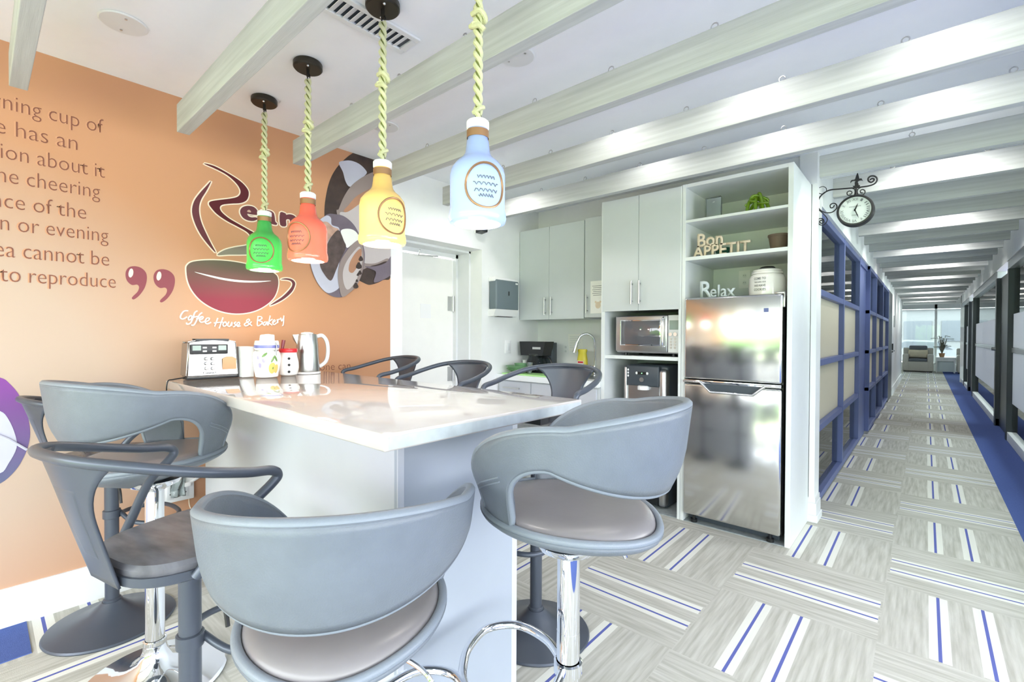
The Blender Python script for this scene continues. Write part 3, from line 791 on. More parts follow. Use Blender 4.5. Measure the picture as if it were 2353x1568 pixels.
# ================================================================== PENDANT LAMPS
MT['bulb'] = mat('lit_bulb', (255, 250, 240), 0.4, emit=(255, 246, 232), estr=9)
def make_pendant(x, y, col, lab, glow, rot, tint):
    t = thing('bottle_pendant', lab, 'pendant lamp', (x, y, CEIL), 'bottle pendants over the island')
    shade = bpy.data.materials.new('bottle_%s_glass' % col[0]); shade.use_nodes = True
    nt = shade.node_tree; pb = nt.nodes['Principled BSDF']
    pb.inputs['Base Color'].default_value = srgb(tint); pb.inputs['Roughness'].default_value = .18
    pb.inputs['Emission Color'].default_value = srgb(glow); 
    ptc = nt.nodes.new('ShaderNodeTexCoord'); psp = nt.nodes.new('ShaderNodeSeparateXYZ'); nt.links.new(ptc.outputs['Object'], psp.inputs[0])
    pmr = nt.nodes.new('ShaderNodeMapRange'); pmr.interpolation_type = 'SMOOTHSTEP'
    for k_, v_ in zip((1, 2, 3, 4), (1.833 + .24 - CEIL, 1.833 + .11 - CEIL, .12 * col[1], 1.15 * col[1])): pmr.inputs[k_].default_value = v_  # bulb light painted into the glass as emission, fading towards the neck
    nt.links.new(psp.outputs[2], pmr.inputs[0]); nt.links.new(pmr.outputs[0], pb.inputs['Emission Strength'])
    setin(pb, 'Coat Weight', .4)
    b = MB(); b.lathe([(0, 0), (.068, 0), (.072, -.006), (.072, -.028), (.066, -.035), (0, -.035)], (x, y, CEIL), 32)
    b.cyl((x, y, CEIL - .034), (x, y, CEIL - .07), .008, n=10); b.build('canopy', 'bronze', t)
    b = MB()
    for s in (-1, 1): b.ball((x + s * .042, y - s * .02, CEIL - .036), .007, n=8, m=6)
    b.build('canopy_screw', 'chrome', t)
    ztop, zb = CEIL - .07, 1.833 + .327 * 1.092
    b = MB(); b.tube([(x + .014 * math.cos(a), y + .004, ztop - .006 + .018 * math.sin(a)) for a in [i * PI / 8 for i in range(16)]], .003, 6, closed=True)
    b.tube([(x + .016 * math.cos(a), y, zb + .004 + .022 * math.sin(a)) for a in [i * PI / 8 for i in range(16)]], .003, 6, closed=True); b.build('hanging_ring', 'iron', t)
    b = MB()
    L = ztop - zb - .02; n = 150
    for s in range(2):
        pts = []
        for i in range(n + 1):
            q = i / n; a = q * L * 80 + s * PI
            pts.append((x + .0095 * math.cos(a), y + .0095 * math.sin(a), ztop - .015 - q * L))
        b.tube(pts, .0084, 7)
    b.build('rope', 'rope', t)
    b = MB(); b.cyl((x, y, zb + .005), (x, y, ztop - .02), .0085, n=10); b.build('rope_core', 'rope_core', t)
    zk = ztop - .015 - L * .42
    b = MB()
    b.tube(smooth_path([(x - .02, y - .01, zk + .025), (x + .022, y - .012, zk + .02), (x + .02, y + .016, zk), (x - .022, y + .014, zk - .004), (x - .02, y - .016, zk - .02), (x + .018, y - .012, zk - .03), (x + .03, y, zk - .045)], 5), .009, 7)
    b.tube(smooth_path([(x + .012, y + .018, zk + .03), (x - .02, y + .012, zk + .012), (x - .026, y - .006, zk - .012), (x, y - .02, zk - .02)], 5), .009, 7)
    b.build('rope_knot', 'rope', t)
    b = MB(); b.tube(smooth_path([(x - .012, y - .01, zb + .03), (x + .016, y - .008, zb + .038), (x + .012, y + .014, zb + .05), (x - .018, y + .006, zb + .055)], 5), .008, 7)
    b.build('rope_splice', 'rope', t)
    z0 = 1.833
    K = 1.092
    prof = [(.074, .0), (.088, .004), (.092, .014), (.091, .03), (.087, .045), (.0875, .12), (.088, .15), (.084, .172), (.07, .192), (.052, .207), (.041, .222), (.037, .245), (.036, .262), (.033, .266), (.0325, .30)]
    b = MB(); b.lathe([(r_ * K, h_ * K) for r_, h_ in prof + [(.029, .30), (.031, .268), (.033, .245), (.048, .206), (.078, .172), (.082, .12), (.081, .03), (.074, .0)]], (x, y, z0), 44); b.build('bottle_shade', shade, t)
    b = MB(); b.lathe([(r_ * K, h_ * K) for r_, h_ in [(0, .329), (.03, .329), (.0345, .325), (.0345, .303), (.032, .30), (0, .30)]], (x, y, z0), 40)
    for i in range(30):
        a = 2 * PI * i / 30; b.cyl((x + .0345 * K * math.cos(a), y + .0345 * K * math.sin(a), z0 + .304 * K), (x + .0345 * K * math.cos(a), y + .0345 * K * math.sin(a), z0 + .324 * K), .0016, n=5)
    b.build('cap', 'white_plastic', t)
    b = MB(); b.lathe([(r_ * K, h_ * K) for r_, h_ in [(.0345, .272), (.0352, .272), (.0352, .296), (.0345, .296)]], (x, y, z0), 30); b.build('neck_label', 'gold_ring', t)
    b = MB(); b.lathe([(0, .012), (.078, .012), (.078, .02), (0, .02)], (x, y, z0), 36); b.build('bulb', 'bulb', t)
    # raised oval label wrapped on the bottle
    ax, az = .07, .074
    def onb(q, w, out): 
        a = rot + q / (.0885 * K)
        return Vector((x + (.0885 * K + out) * math.sin(a), y - (.0885 * K + out) * math.cos(a), z0 + .1 * K + w))
    b = MB(); b.tube([onb(ax * math.cos(a), az * math.sin(a), .0006) for a in [2 * PI * i / 40 for i in range(40)]], .0042, 6, closed=True); b.build('label_ring', 'gold_ring', t)
    b = MB()
    for row, wd in ((.028, .03), (.006, .044), (-.016, .04), (-.034, .026)):
        pts = [onb(-wd + 2 * wd * i / 16, row + .006 * math.sin(i * 2.1 + row * 90), .0008) for i in range(17)]
        b.tube(pts, .0016, 5)
    b.build('label_script', 'text_grey', t)
    lamp('POINT', 'pendant_bulb', (x, y, z0 - .03), 0.9, (1, .95, .88), .05)
    return t


PY = 1.155
make_pendant(-3.02, PY, ('green', .30), 'green bottle pendant lamp on rope, nearest the orange wall', (90, 235, 90), 1.0, (60, 160, 76))
make_pendant(-2.452, PY, ('coral', .38), 'coral red bottle pendant lamp on knotted rope', (255, 120, 90), .5, (225, 100, 80))
make_pendant(-1.762, PY, ('amber', .42), 'amber yellow bottle pendant lamp on knotted rope', (255, 216, 140), 1.55, (220, 180, 100))
make_pendant(-1.179, PY, ('pale', .30), 'pale blue bottle pendant lamp, first from the island end', (176, 206, 255), 1.1, (150, 168, 214))

# ================================================================== KITCHEN
def bar_handle(m, x, y, z0, z1, r=.007, horizontal=None):
    if horizontal is None:
        m.cyl((x, y - .03, z0), (x, y - .03, z1), r, n=12)
        for z in (z0 + .025, z1 - .025): m.cyl((x, y, z), (x, y - .03, z), r * .8, n=8)
    else:
        m.cyl((x, y - .03, z0), (horizontal, y - .03, z0), r, n=12)
        for q in (x + .025, horizontal - .025): m.cyl((q, y, z0), (q, y - .03, z0), r * .8, n=8)
    return m


YU = 3.97
def wall_cabinet(name, label, x0, x1, doors, z0, z1, y0, y1, handles):
    t = thing(name, label, 'cabinet', ((x0 + x1) / 2, (y0 + y1) / 2, z0), 'grey kitchen cabinets')
    m = MB(); m.box(x0, x1, y0 + .02, y1, z0, z1, .001); m.build('carcass', 'cab', t, smooth=False)
    for i in range(len(doors) - 1):
        m = MB(); m.box(doors[i] + .0015, doors[i + 1] - .0015, y0, y0 + .019, z0 - .002, z1 + .002, .0015); d = m.build('door', 'cab', t, smooth=False)
        for (hx, hz0, hz1) in [h for h in handles if doors[i] < h[0] < doors[i + 1]]:
            bar_handle(MB(), hx, y0, hz0, hz1).build('handle', 'steel2', d)
    return t


wall_cabinet('wall_cabinet', 'grey double door wall cabinet over the coffee maker', KX + .002, -2.545, [KX + .004, -2.978, -2.546], 1.62, 2.59, YU, YB - .002, [(-3.021, 1.665, 1.85), (-2.938, 1.665, 1.85)])
wall_cabinet('wall_cabinet', 'grey single door wall cabinet over the faucet with a notice taped on', -2.541, -2.164, [-2.54, -2.166], 1.63, 2.60, YU, YB - .002, [(-2.505, 1.67, 1.85)])
t = tag(MB().box(-2.47, -2.30, YU - .0025, YU - .001, 1.665, 1.98).build('notice_sheet', 'paper', smooth=False), 'white notice sheet with small bear picture taped on the cabinet door', 'notice')
for i, zz in enumerate((1.93, 1.905, 1.88, 1.855, 1.83)):
    pass
nt_ = MB()
for i in range(6): nt_.box(-2.45 + .01 * (i % 2), -2.33, YU - .0035, YU - .0026, 1.93 - i * .018, 1.934 - i * .018)
nt_.build('text_line', 'text_grey', t, smooth=False)
m = MB(); m.ball((-2.385, YU - .003, 1.745), .03, .0008, .034, 16, 8); m.ball((-2.41, YU - .003, 1.775), .012, .0008, .012, 10, 6); m.ball((-2.36, YU - .003, 1.775), .012, .0008, .012, 10, 6); m.build('bear_picture', 'wood', t)

# tall unit with microwave niche
t = thing('tall_cabinet', 'tall grey cabinet with two upper doors and open microwave niche', 'cabinet', (-1.8, 3.98, 0), 'grey kitchen cabinets')
b = MB(); b.box(-2.16, -2.124, YT, YB - .002, 0.001, 2.625, .001); b.build('side_panel', 'cab_white', t, smooth=False)
b = MB(); b.box(-1.466, -1.444, YT, YB - .002, 0.001, 2.625, .001); b.build('side_panel', 'cab_white', t, smooth=False)
b = MB(); b.box(-2.124, -1.466, YT + .022, YB - .002, 1.67, 2.62); b.build('upper_carcass', 'cab', t, smooth=False)
b = MB(); b.box(-2.124, -1.466, YT + .01, YB - .002, 1.25, 1.279, .001); b.build('niche_shelf', 'cab_white', t, smooth=False)
b = MB(); b.box(-2.124, -1.466, YB - .02, YB - .002, 0.01, 1.67); b.build('back_board', 'cab', t, smooth=False)
for (x0, x1, hx) in ((-2.15, -1.809, -1.862), (-1.806, -1.452, -1.79)):
    m = MB(); m.box(x0, x1, YT - .002, YT + .018, 1.66, 2.622, .0015); d = m.build('door', 'cab', t, smooth=False)
    bar_handle(MB(), hx, YT, 1.715, 1.91).build('handle', 'steel2', d)

# open shelf tower round the fridge
t = thing('shelf_tower', 'pale open shelf tower built around the fridge', 'shelving', (-1.06, 3.98, 0))
b = MB(); b.box(-1.441, -1.414, YT, YB - .002, 0.001, 2.63, .001); b.build('side_panel', 'cab_white', t, smooth=False)
b = MB(); b.box(-0.714, -0.682, YT, YB - .002, 0.001, 2.63, .001); b.build('side_panel', 'cab_white', t, smooth=False)
for (z0, z1) in ((2.603, 2.63), (2.330, 2.350), (2.035, 2.062)):
    b = MB(); b.box(-1.414, -0.714, YT + .003, YB - .004, z0, z1, .001); b.build('shelf', 'cab_white', t, smooth=False)
b = MB(); b.box(-1.414, -0.714, YB - .014, YB - .002, 1.5, 2.603); b.build('back_board', 'cab_white', t, smooth=False)

# fridge
FX0, FX1, FYf = -1.408, -0.735, 3.625
zs = at(1680, 879, Y=FYf).z
FX0 = at(1561, 800, Y=FYf).x; FX1 = at(1797, 800, Y=FYf).x
if FX0 < -1.41: FX0 = -1.41
t = thing('fridge', 'stainless steel top freezer fridge below the open shelves', 'fridge', ((FX0 + FX1) / 2, 3.95, 0))
b = MB(); b.box(FX0 + .004, FX1 + .002, FYf + .075, YB - .03, 0.05, 1.735, .01, 3); b.build('body', 'black', t)
b = MB(); b.box(FX0, FX1, FYf, FYf + .065, zs + .008, 1.742, .016, 4); d = b.build('freezer_door', 'steel', t)
MB().box(FX1 - .115, FX1 - .085, FYf - .0015, FYf - .0003, 1.618, 1.645).build('badge', 'blue_frame', d, smooth=False)
b = MB(); b.box(FX0, FX1, FYf, FYf + .065, 0.07, zs - .028, .016, 4); d = b.build('fridge_door', 'steel', t)
xa, xb, zc = FX0 + .13, FX1 - .1, zs - .012
b = MB(); b.tube([(xa - .13, FYf - .006, zc), (xa, FYf - .012, zc), (xa + .075, FYf - .014, zc - .07), (xb - .08, FYf - .014, zc - .07), (xb, FYf - .012, zc), (xb + .1, FYf - .006, zc)], .0095, 10); b.build('handle_rim', 'chrome', d)
b = MB(); b.prism([(xa + .012, FYf - .002, zc - .006), (xa + .08, FYf - .002, zc - .062), (xb - .085, FYf - .002, zc - .062), (xb - .012, FYf - .002, zc - .006)], (0, .001, 0)); b.build('handle_recess', 'dark', d, smooth=False)
b = MB(); b.box(FX0 + .002, FX1 - .002, FYf - .004, FYf + .06, zs - .022, zs + .002, .003); b.build('trim_strip', 'chrome', t)
for x in (FX0 + .07, FX1 - .07):
    b = MB(); b.cyl((x, FYf + .05, .0065), (x, FYf + .05, .03), .025, n=16); b.cyl((x, FYf + .05, .03), (x, FYf + .05, .09), .012, n=10); b.build('foot', 'black', t)
b = MB(); b.box(FX0 + .02, FX1 - .02, FYf + .09, FYf + .1, .012, .07); b.build('kick_grille', 'dark', t, smooth=False)
b = MB(); b.box(FX1 - .05, FX1 + .01, FYf + .01, FYf + .07, 1.742, 1.756, .003); b.box(FX1 + .001, FX1 + .012, FYf + .02, FYf + .06, 1.65, 1.75, .003); b.build('hinge_cover', 'steel2', t)

# microwave
MX0, MX1, MY, MZ0, MZ1 = -2.05, -1.478, 3.705, 1.302, 1.622
t = thing('microwave', 'silver microwave oven in the niche above the water dispenser', 'microwave', ((MX0 + MX1) / 2, 3.9, 1.28))
b = MB(); b.box(MX0, MX1, MY + .02, MY + .40, MZ0, MZ1, .012, 3); b.build('body', 'steel2', t)
b = MB(); b.box(MX0 + .003, -1.578, MY, MY + .02, MZ0 + .012, MZ1 - .004, .008, 3); d = b.build('door', 'steel2', t)
MB().box(-2.0, -1.635, MY - .003, MY + .001, 1.365, 1.585, .004).build('window_rim', 'chrome', d)
MB().box(-1.99, -1.645, MY - .005, MY - .002, 1.375, 1.575, .002).build('door_glass', mat('microwave_glass', (96, 96, 102), 0.05, coat=.6), d)
b = MB(); b.tube(smooth_path([(-1.606, MY, 1.36), (-1.606, MY - .03, 1.375), (-1.606, MY - .034, 1.48), (-1.606, MY - .03, 1.585), (-1.606, MY, 1.60)], 6), .008, 10); b.build('handle', 'chrome', d)
b = MB(); b.box(-1.574, MX1 + .002, MY + .002, MY + .02, MZ0 + .012, MZ1 - .004, .004); pnl = b.build('control_panel', 'white_plastic', t)
MB().box(-1.562, MX1 - .004, MY, MY + .002, 1.50, 1.575).build('display', 'lcd', pnl, smooth=False)
for x in (-1.55, -1.51):
    b = MB(); b.cyl((x, MY - .012, 1.462), (x, MY + .002, 1.462), .015, n=20); b.build('knob', 'chrome', pnl)
for i in range(4):
    for x in (-1.548, -1.515):
        b = MB(); b.cyl((x, MY - .003, 1.425 - i * .024), (x, MY + .002, 1.425 - i * .024), .0085, n=14); b.build('button', 'steel2', pnl)
for x in (MX0 + .07, MX1 - .07):
    b = MB(); b.cyl((x, MY + .06, 1.2795), (x, MY + .06, MZ0 + .001), .016, n=14); b.build('foot', 'black', t)
b = MB(); b.cyl((MX0 + .07, MY + .35, 1.2795), (MX0 + .07, MY + .35, MZ0 + .001), .016, n=14); b.cyl((MX1 - .07, MY + .35, 1.2795), (MX1 - .07, MY + .35, MZ0 + .001), .016, n=14); b.build('rear_feet', 'black', t)

# water dispenser
DX0, DX1, DY = -1.985, -1.605, 3.745
t = thing('water_dispenser', 'black and silver water dispenser in the niche under the microwave', 'water dispenser', ((DX0 + DX1) / 2, 3.95, 0))
b = MB(); b.box(DX0 + .01, DX1, DY + .05, DY + .40, .0065, 1.20, .02, 3); b.build('body', 'dark', t)
b = MB(); b.box(DX0, DX0 + .025, DY, DY + .06, .02, 1.18, .008, 3); b.build('edge_trim', 'steel2', t)
b = MB(); b.box(DX1 - .07, DX1 + .004, DY, DY + .09, .02, 1.17, .03, 4); b.build('edge_trim', 'steel2', t)
b = MB(); b.box(DX0 + .025, DX1 - .06, DY - .004, DY + .05, 1.02, 1.195, .012, 3); pn = b.build('control_panel', 'dark', t)
b = MB(); b.box(DX0 + .025, DX1 - .06, DY + .02, DY + .05, .56, 1.02, .004)
b.build('recess_back', 'steel2', t, smooth=False)
b = MB(); b.box(DX0 + .025, DX1 - .06, DY - .002, DY + .05, .03, .56, .006); b.build('lower_panel', 'black', t)
xc = (DX0 + DX1) / 2 - .02
b = MB(); b.cyl((xc, DY - .012, 1.075), (xc, DY - .003, 1.075), .02, n=22); b.build('dispense_button', 'steel2', pn)
MB().box(xc - .04, xc + .04, DY - .006, DY - .0035, 1.118, 1.142).build('indicator_strip', 'black', pn, smooth=False)
b = MB(); b.cyl((xc, DY - .008, 1.13), (xc, DY - .0055, 1.13), .004, n=10); b.build('indicator_light', 'led', pn)
for s in (-1, 1):
    b = MB(); b.ball((xc + s * .048, DY - .005, 1.13), .011, .002, .012, 10, 6); b.build('drop_symbol', 'white_plastic', pn)
for i in range(3):
    b = MB(); b.ball((DX0 + .042, DY - .005, 1.155 - i * .026), .009, .002, .010, 8, 6); b.build('panel_symbol', 'white_plastic', pn)
b = MB(); b.lathe([(.05, 0), (.05, .03), (.04, .035), (0, .035)], (xc + .01, DY + .01, .99), 24); b.build('spout_cover', 'white_plastic', t)
b = MB(); b.box(DX1 - .001, DX1 + .002, DY + .3, DY + .34, .66, .7); b.build('side_grip', 'black', t, smooth=False)

# counter: base units and worktop
t = thing('base_cabinet', 'pale grey drawer unit in the kitchen corner beneath the cutting boards', 'cabinet', (-3.1, 3.95, 0), 'grey kitchen cabinets')
b = MB(); b.box(KX + .002, -2.935, 3.64, YB - .002, .1, .985); b.box(KX + .002, -2.935, 3.69, YB - .002, .001, .1); b.build('carcass', 'cab', t, smooth=False)
for (z0, z1) in ((.80, .975), (.48, .79), (.11, .47)):
    m = MB(); m.box(KX + .03, -2.938, 3.62, 3.638, z0, z1, .0015); d = m.build('drawer', 'isl', t, smooth=False)
    if z0 == .80: bar_handle(MB(), -3.28, 3.62, .912, .912, .007, -3.06).build('handle', 'steel2', d)
    else: bar_handle(MB(), -3.28, 3.62, z1 - .06, z1 - .06, .007, -3.06).build('handle', 'steel2', d)
t = thing('base_cabinet', 'pale grey sink unit beneath the faucet beside the tall cabinet', 'cabinet', (-2.55, 3.95, 0), 'grey kitchen cabinets')
b = MB(); b.box(-2.932, -2.164, 3.64, YB - .002, .1, .985); b.box(-2.932, -2.164, 3.69, YB - .002, .001, .1); b.build('carcass', 'cab', t, smooth=False)
for (x0, x1) in ((-2.93, -2.56), (-2.557, -2.19)):
    m = MB(); m.box(x0, x1, 3.62, 3.638, .11, .975, .0015); d = m.build('door', 'isl', t, smooth=False)
    bar_handle(MB(), (x1 - .05) if x0 < -2.8 else (x0 + .05), 3.62, .72, .9).build('handle', 'steel2', d)
WT = 1.043
t = thing('counter_worktop', 'white worktop with sink running along the kitchen back wall', 'worktop', (-2.78, 3.95, 1.0))
b = MB(); b.box(KX + .002, -2.163, 3.60, YB - .002, .988, WT, .003); b.build('slab', 'worktop', t, smooth=False)
b = MB(); b.box(-2.66, -2.24, 3.75, 4.12, WT + .0005, WT + .004, .002); b.build('sink_rim', 'steel2', t)
b = MB(); b.box(-2.63, -2.27, 3.78, 4.09, WT + .004, WT + .005); b.build('sink_basin', 'dark', t, smooth=False)

# ================================================================== WALL PRINTS
MT['mauve'] = mat('plate_mauve_print', (150, 134, 130), 0.6, var=0.04, vscale=4)
MT['mauve_light'] = mat('plate_light_print', (196, 186, 186), 0.6, var=0.03, vscale=4)
MT['cocoa'] = mat('cocoa_print', (60, 44, 38), 0.6, var=0.3, vscale=14)
MT['sauce'] = mat('caramel_print', (176, 128, 100), 0.6, var=0.12, vscale=5)
MT['cake'] = mat('cake_print', (84, 68, 64), 0.6, var=0.35, vscale=22)
MT['icing'] = mat('icing_print', (196, 158, 140), 0.6, var=0.2, vscale=26)
MT['lilac'] = mat('lilac_print', (196, 196, 212), 0.6, var=0.05, vscale=5)
MT['plum'] = mat('plum_print', (112, 100, 112), 0.6, var=0.15, vscale=6)
MT['ring_blue'] = gradient_z('blue_plate_ring', -0.25, (96, 104, 132), .28, (134, 72, 150))
MT['cup_print'] = gradient_z('cup_print', at(540, 690, X=WX).z - 1.7, (140, 58, 72), at(540, 608, X=WX).z - 1.7, (104, 96, 82))
MT['swoosh_print'] = gradient_z('steam_print', at(560, 578, X=WX).z - 1.7, (140, 132, 118), at(585, 535, X=WX).z - 1.7, (90, 34, 40))
SL = 0.0012


def wl(pts, o=(0, 0), s=1.0, lvl=1):
    return [at(o[0] + x * s, o[1] + y * s, X=WX + SL * lvl) for x, y in pts]


def blob(pts, o, s, lvl, k=5, mi=0, m=None, flat=False):
    P = wl(pts, o, s, lvl)
    if not flat: P = smooth_path(P, k, True)
    for p in P:
        p.y = min(p.y, OY - .0005); p.z = min(p.z, CEIL + .13); p.x = WX + SL * lvl
    (m or MB()).poly(P, mi); return m


def grow(P, d):
    n = len(P); out = []
    area = sum(P[i].y * P[(i + 1) % n].z - P[(i + 1) % n].y * P[i].z for i in range(n))
    sg = 1 if area > 0 else -1
    for i in range(n):
        t = (P[(i + 1) % n] - P[i - 1]); t.x = 0
        if t.length < 1e-9: out.append(P[i].copy()); continue
        t.normalize(); q = P[i].copy(); q.y += sg * t.z * d; q.z -= sg * t.y * d; out.append(q)
    return out


# quotation lettering, eight visible lines
q = thing('wall_lettering', 'brown quotation lettering printed on the orange wall, ending in evening and reproduce', 'wall lettering', (WX, -0.3, 1.9))
LN = [('morning cup of', 'cup of', (113, 238), (234, 305.7)), ('coffee has an', 'has an', (37, 178), (177, 345)), ('exhilaration about it', 'about it', (86, 241), (240, 409)),
      ('which the cheering', 'cheering', (62, 230), (207, 452)), ('influence of the', 'of the', (77, 198), (198, 503.6)), ('afternoon or evening', 'or evening', (42, 249), (225, 553.6)),
      ('cup of tea cannot be', 'cannot be', (54, 251), (249.6, 611)), ('expected to reproduce', 'reproduce', (68, 266), (262, 662))]
for body, sub, (xa, xb), (bx, by) in LN:
    z = at(bx, by, X=WX).z
    # the baseline is level on the wall; follow it to the sub-string's ends
    def on(xp):
        p = at(xp, by, X=WX); return p.y
    y0, y1 = on(xa), on(xb)
    full = text_mesh(body, 1.0); part = text_mesh(sub, 1.0)
    fw_ = max(v.co.x for v in full.vertices) - min(v.co.x for v in full.vertices); pw = max(v.co.x for v in part.vertices) - min(v.co.x for v in part.vertices)
    sc = (y1 - y0) / pw; low = min(v.co.y for v in full.vertices)
    hgt = (max(v.co.y for v in full.vertices) - low)
    vs = 0.108
    def edges(tx):
        m_ = text_mesh(tx, 1.0); xs_ = [v.co.x for v in m_.vertices]; ys_ = [v.co.y for v in m_.vertices]; bpy.data.meshes.remove(m_)
        return min(xs_), max(xs_), min(ys_), max(ys_)
    f0, f1 = edges(body)[:2]; done = ''
    for word in body.split(' '):
        done = (done + ' ' + word) if done else word
        wr = edges(done)[1]; w0, w1, wl_, wh = edges(word)
        start = y1 - (f1 - (wr - (w1 - w0))) * sc
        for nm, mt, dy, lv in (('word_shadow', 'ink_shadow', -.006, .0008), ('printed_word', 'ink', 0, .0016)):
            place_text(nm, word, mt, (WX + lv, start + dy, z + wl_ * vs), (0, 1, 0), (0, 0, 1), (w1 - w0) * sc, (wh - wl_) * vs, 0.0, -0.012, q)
q2 = thing('quotation_marks', 'pair of maroon closing quotation marks printed beside the lettering', 'wall lettering', (WX, 0.3, 1.6))
for dx, dy in ((0, 0), (187, 20)):
    m = MB()
    blob([(838, 1320), (842, 1285), (865, 1260), (905, 1255), (945, 1268), (975, 1300), (980, 1345), (965, 1400), (930, 1450), (895, 1476), (880, 1470), (888, 1455), (918, 1425), (928, 1395), (915, 1378), (880, 1380), (850, 1355)], (dx * .3443, 180 + dy * .3443), .3443, 1, 4, 0, m)
    blob([(858, 1300), (868, 1275), (882, 1272), (890, 1290), (886, 1315), (872, 1330), (860, 1322)], (dx * .3443, 180 + dy * .3443), .3443, 2, 4, 1, m)
    m.build('quotation_mark', ['maroon2', 'cream'], q2, smooth=False, recalc=False)

# coffee house logo
lg = thing('wall_logo', 'maroon coffee cup logo with rising steam printed on the orange wall', 'wall logo', (WX, 0.8, 1.7))
LO, LS = (350, 350), .27422
R_SW = [(430, 95), (520, 116), (640, 180), (740, 245), (795, 305), (808, 352), (790, 402), (740, 426), (660, 431), (590, 440), (566, 462), (580, 500), (640, 552), (720, 600), (800, 645), (880, 692), (915, 735), (912, 800), (870, 850), (760, 858), (640, 859), (545, 862), (600, 822), (690, 797), (790, 780), (828, 752), (826, 712), (790, 668), (710, 622), (620, 574), (540, 518), (490, 462), (474, 432), (490, 412), (560, 400), (650, 389), (712, 374), (737, 345), (733, 308), (700, 258), (630, 195), (540, 145)]
L_SW = [(492, 243), (455, 320), (412, 390), (393, 450), (394, 520), (415, 600), (455, 690), (495, 770), (532, 842), (480, 790), (410, 700), (358, 600), (332, 500), (348, 415), (395, 345), (450, 285)]
CUP = [(285, 985), (295, 945), (345, 917), (480, 905), (640, 913), (790, 938), (930, 972), (1030, 1022), (1054, 1070), (1050, 1140), (1020, 1215), (960, 1275), (870, 1325), (760, 1350), (640, 1347), (520, 1312), (410, 1245), (335, 1160), (297, 1075)]
HANDLE = [(1075, 1066), (1120, 1056), (1165, 1064), (1192, 1085), (1196, 1115), (1170, 1170), (1110, 1225), (1040, 1265), (985, 1285), (1020, 1258), (1090, 1210), (1150, 1150), (1172, 1110), (1160, 1082), (1125, 1070)]
for nm, pts, mt in (('steam_print', R_SW, 'swoosh_print'), ('steam_print', L_SW, 'maroon'), ('cup_print', CUP, 'cup_print'), ('handle_print', HANDLE, 'maroon')):
    P = smooth_path(wl(pts, LO, LS, 1), 4, True)
    m = MB(); m.poly(grow(P, .0075), 1)
    for p in P: p.x += SL
    m.poly(P, 0); m.build(nm, [mt, 'cream'], lg, smooth=False, recalc=False)
P = smooth_path(wl([(352, 1003), (470, 1028), (600, 1055), (740, 1073), (880, 1079), (998, 1078), (880, 1091), (740, 1090), (600, 1072), (460, 1038)], LO, LS, 3), 4, True)
m = MB(); m.poly(P); m.build('cup_highlight', 'paper', lg, smooth=False, recalc=False)
LET = [[(737, 485), (757, 460), (800, 449), (850, 459), (880, 490), (888, 524), (835, 523), (797, 516), (806, 536), (832, 546), (866, 546), (886, 558), (850, 576), (800, 572), (760, 550), (738, 515)],
       [(905, 492), (935, 483), (985, 489), (1016, 508), (1026, 545), (1030, 580), (1046, 598), (1036, 610), (1000, 602), (985, 588), (950, 593), (915, 577), (906, 552), (928, 532), (972, 530), (966, 514), (940, 513), (908, 518)],
       [(1070, 506), (1116, 513), (1121, 524), (1150, 520), (1184, 529), (1206, 556), (1207, 636), (1156, 626), (1153, 572), (1137, 562), (1120, 570), (1120, 619), (1071, 609)]]
for pts in LET:
    P = smooth_path(wl(pts, LO, LS, 2), 3, True); m = MB(); m.poly(grow(P, .008), 1)
    for p in P: p.x += SL
    m.poly(P, 0); m.build('name_letter', ['maroon', 'cream'], lg, smooth=False, recalc=False)
for pts in ([(794, 496), (801, 485), (815, 484), (827, 497), (824, 504), (800, 501)], [(945, 560), (955, 550), (974, 550), (974, 565), (955, 572)]):
    m = MB(); m.poly(smooth_path(wl(pts, LO, LS, 4), 3, True)); m.build('letter_counter', 'icing', lg, smooth=False, recalc=False)
STROKES = [[(300, 1330), (265, 1333), (240, 1365), (236, 1390), (258, 1398), (292, 1380)], [(318, 1370), (302, 1390), (306, 1407), (326, 1396), (331, 1376), (318, 1370)],
 [(378, 1330), (356, 1345), (340, 1390), (320, 1432), (292, 1442), (286, 1428)], [(325, 1388), (380, 1376)], [(418, 1345), (396, 1362), (375, 1402), (350, 1447), (325, 1450)], [(368, 1396), (412, 1386)],
 [(393, 1408), (420, 1396), (425, 1380), (405, 1380), (394, 1408), (410, 1426), (438, 1420)], [(440, 1424), (470, 1410), (478, 1392), (455, 1393), (442, 1422), (460, 1440), (492, 1426)],
 [(548, 1390), (522, 1462)], [(592, 1385), (560, 1477)], [(515, 1432), (592, 1424)], [(612, 1420), (592, 1440), (600, 1460), (622, 1446), (612, 1420)], [(642, 1420), (630, 1450), (650, 1460), (668, 1425), (664, 1456)],
 [(702, 1423), (686, 1434), (700, 1450), (678, 1466)], [(706, 1456), (731, 1441), (725, 1425), (708, 1441), (715, 1461), (740, 1455)], [(835, 1455), (795, 1425), (792, 1408), (808, 1400), (812, 1415), (772, 1440), (785, 1457), (815, 1440), (830, 1420)],
 [(886, 1375), (880, 1452), (912, 1443), (920, 1422), (890, 1411), (918, 1396), (912, 1380), (882, 1378)], [(948, 1420), (926, 1440), (944, 1450), (962, 1420), (964, 1452)], [(988, 1370), (970, 1452)], [(1006, 1400), (976, 1426), (1004, 1450)],
 [(1008, 1430), (1030, 1416), (1022, 1405), (1008, 1426), (1020, 1446), (1042, 1430)], [(1046, 1400), (1050, 1432), (1053, 1406), (1070, 1400)], [(1076, 1387), (1084, 1416), (1100, 1387)], [(1102, 1370), (1098, 1442), (1088, 1456)]]
m = MB()
for st in STROKES:
    m.tube(smooth_path(wl(st, LO, LS, 4.2), 4), .0042, 5)
m.build('script_line', 'paper', lg)

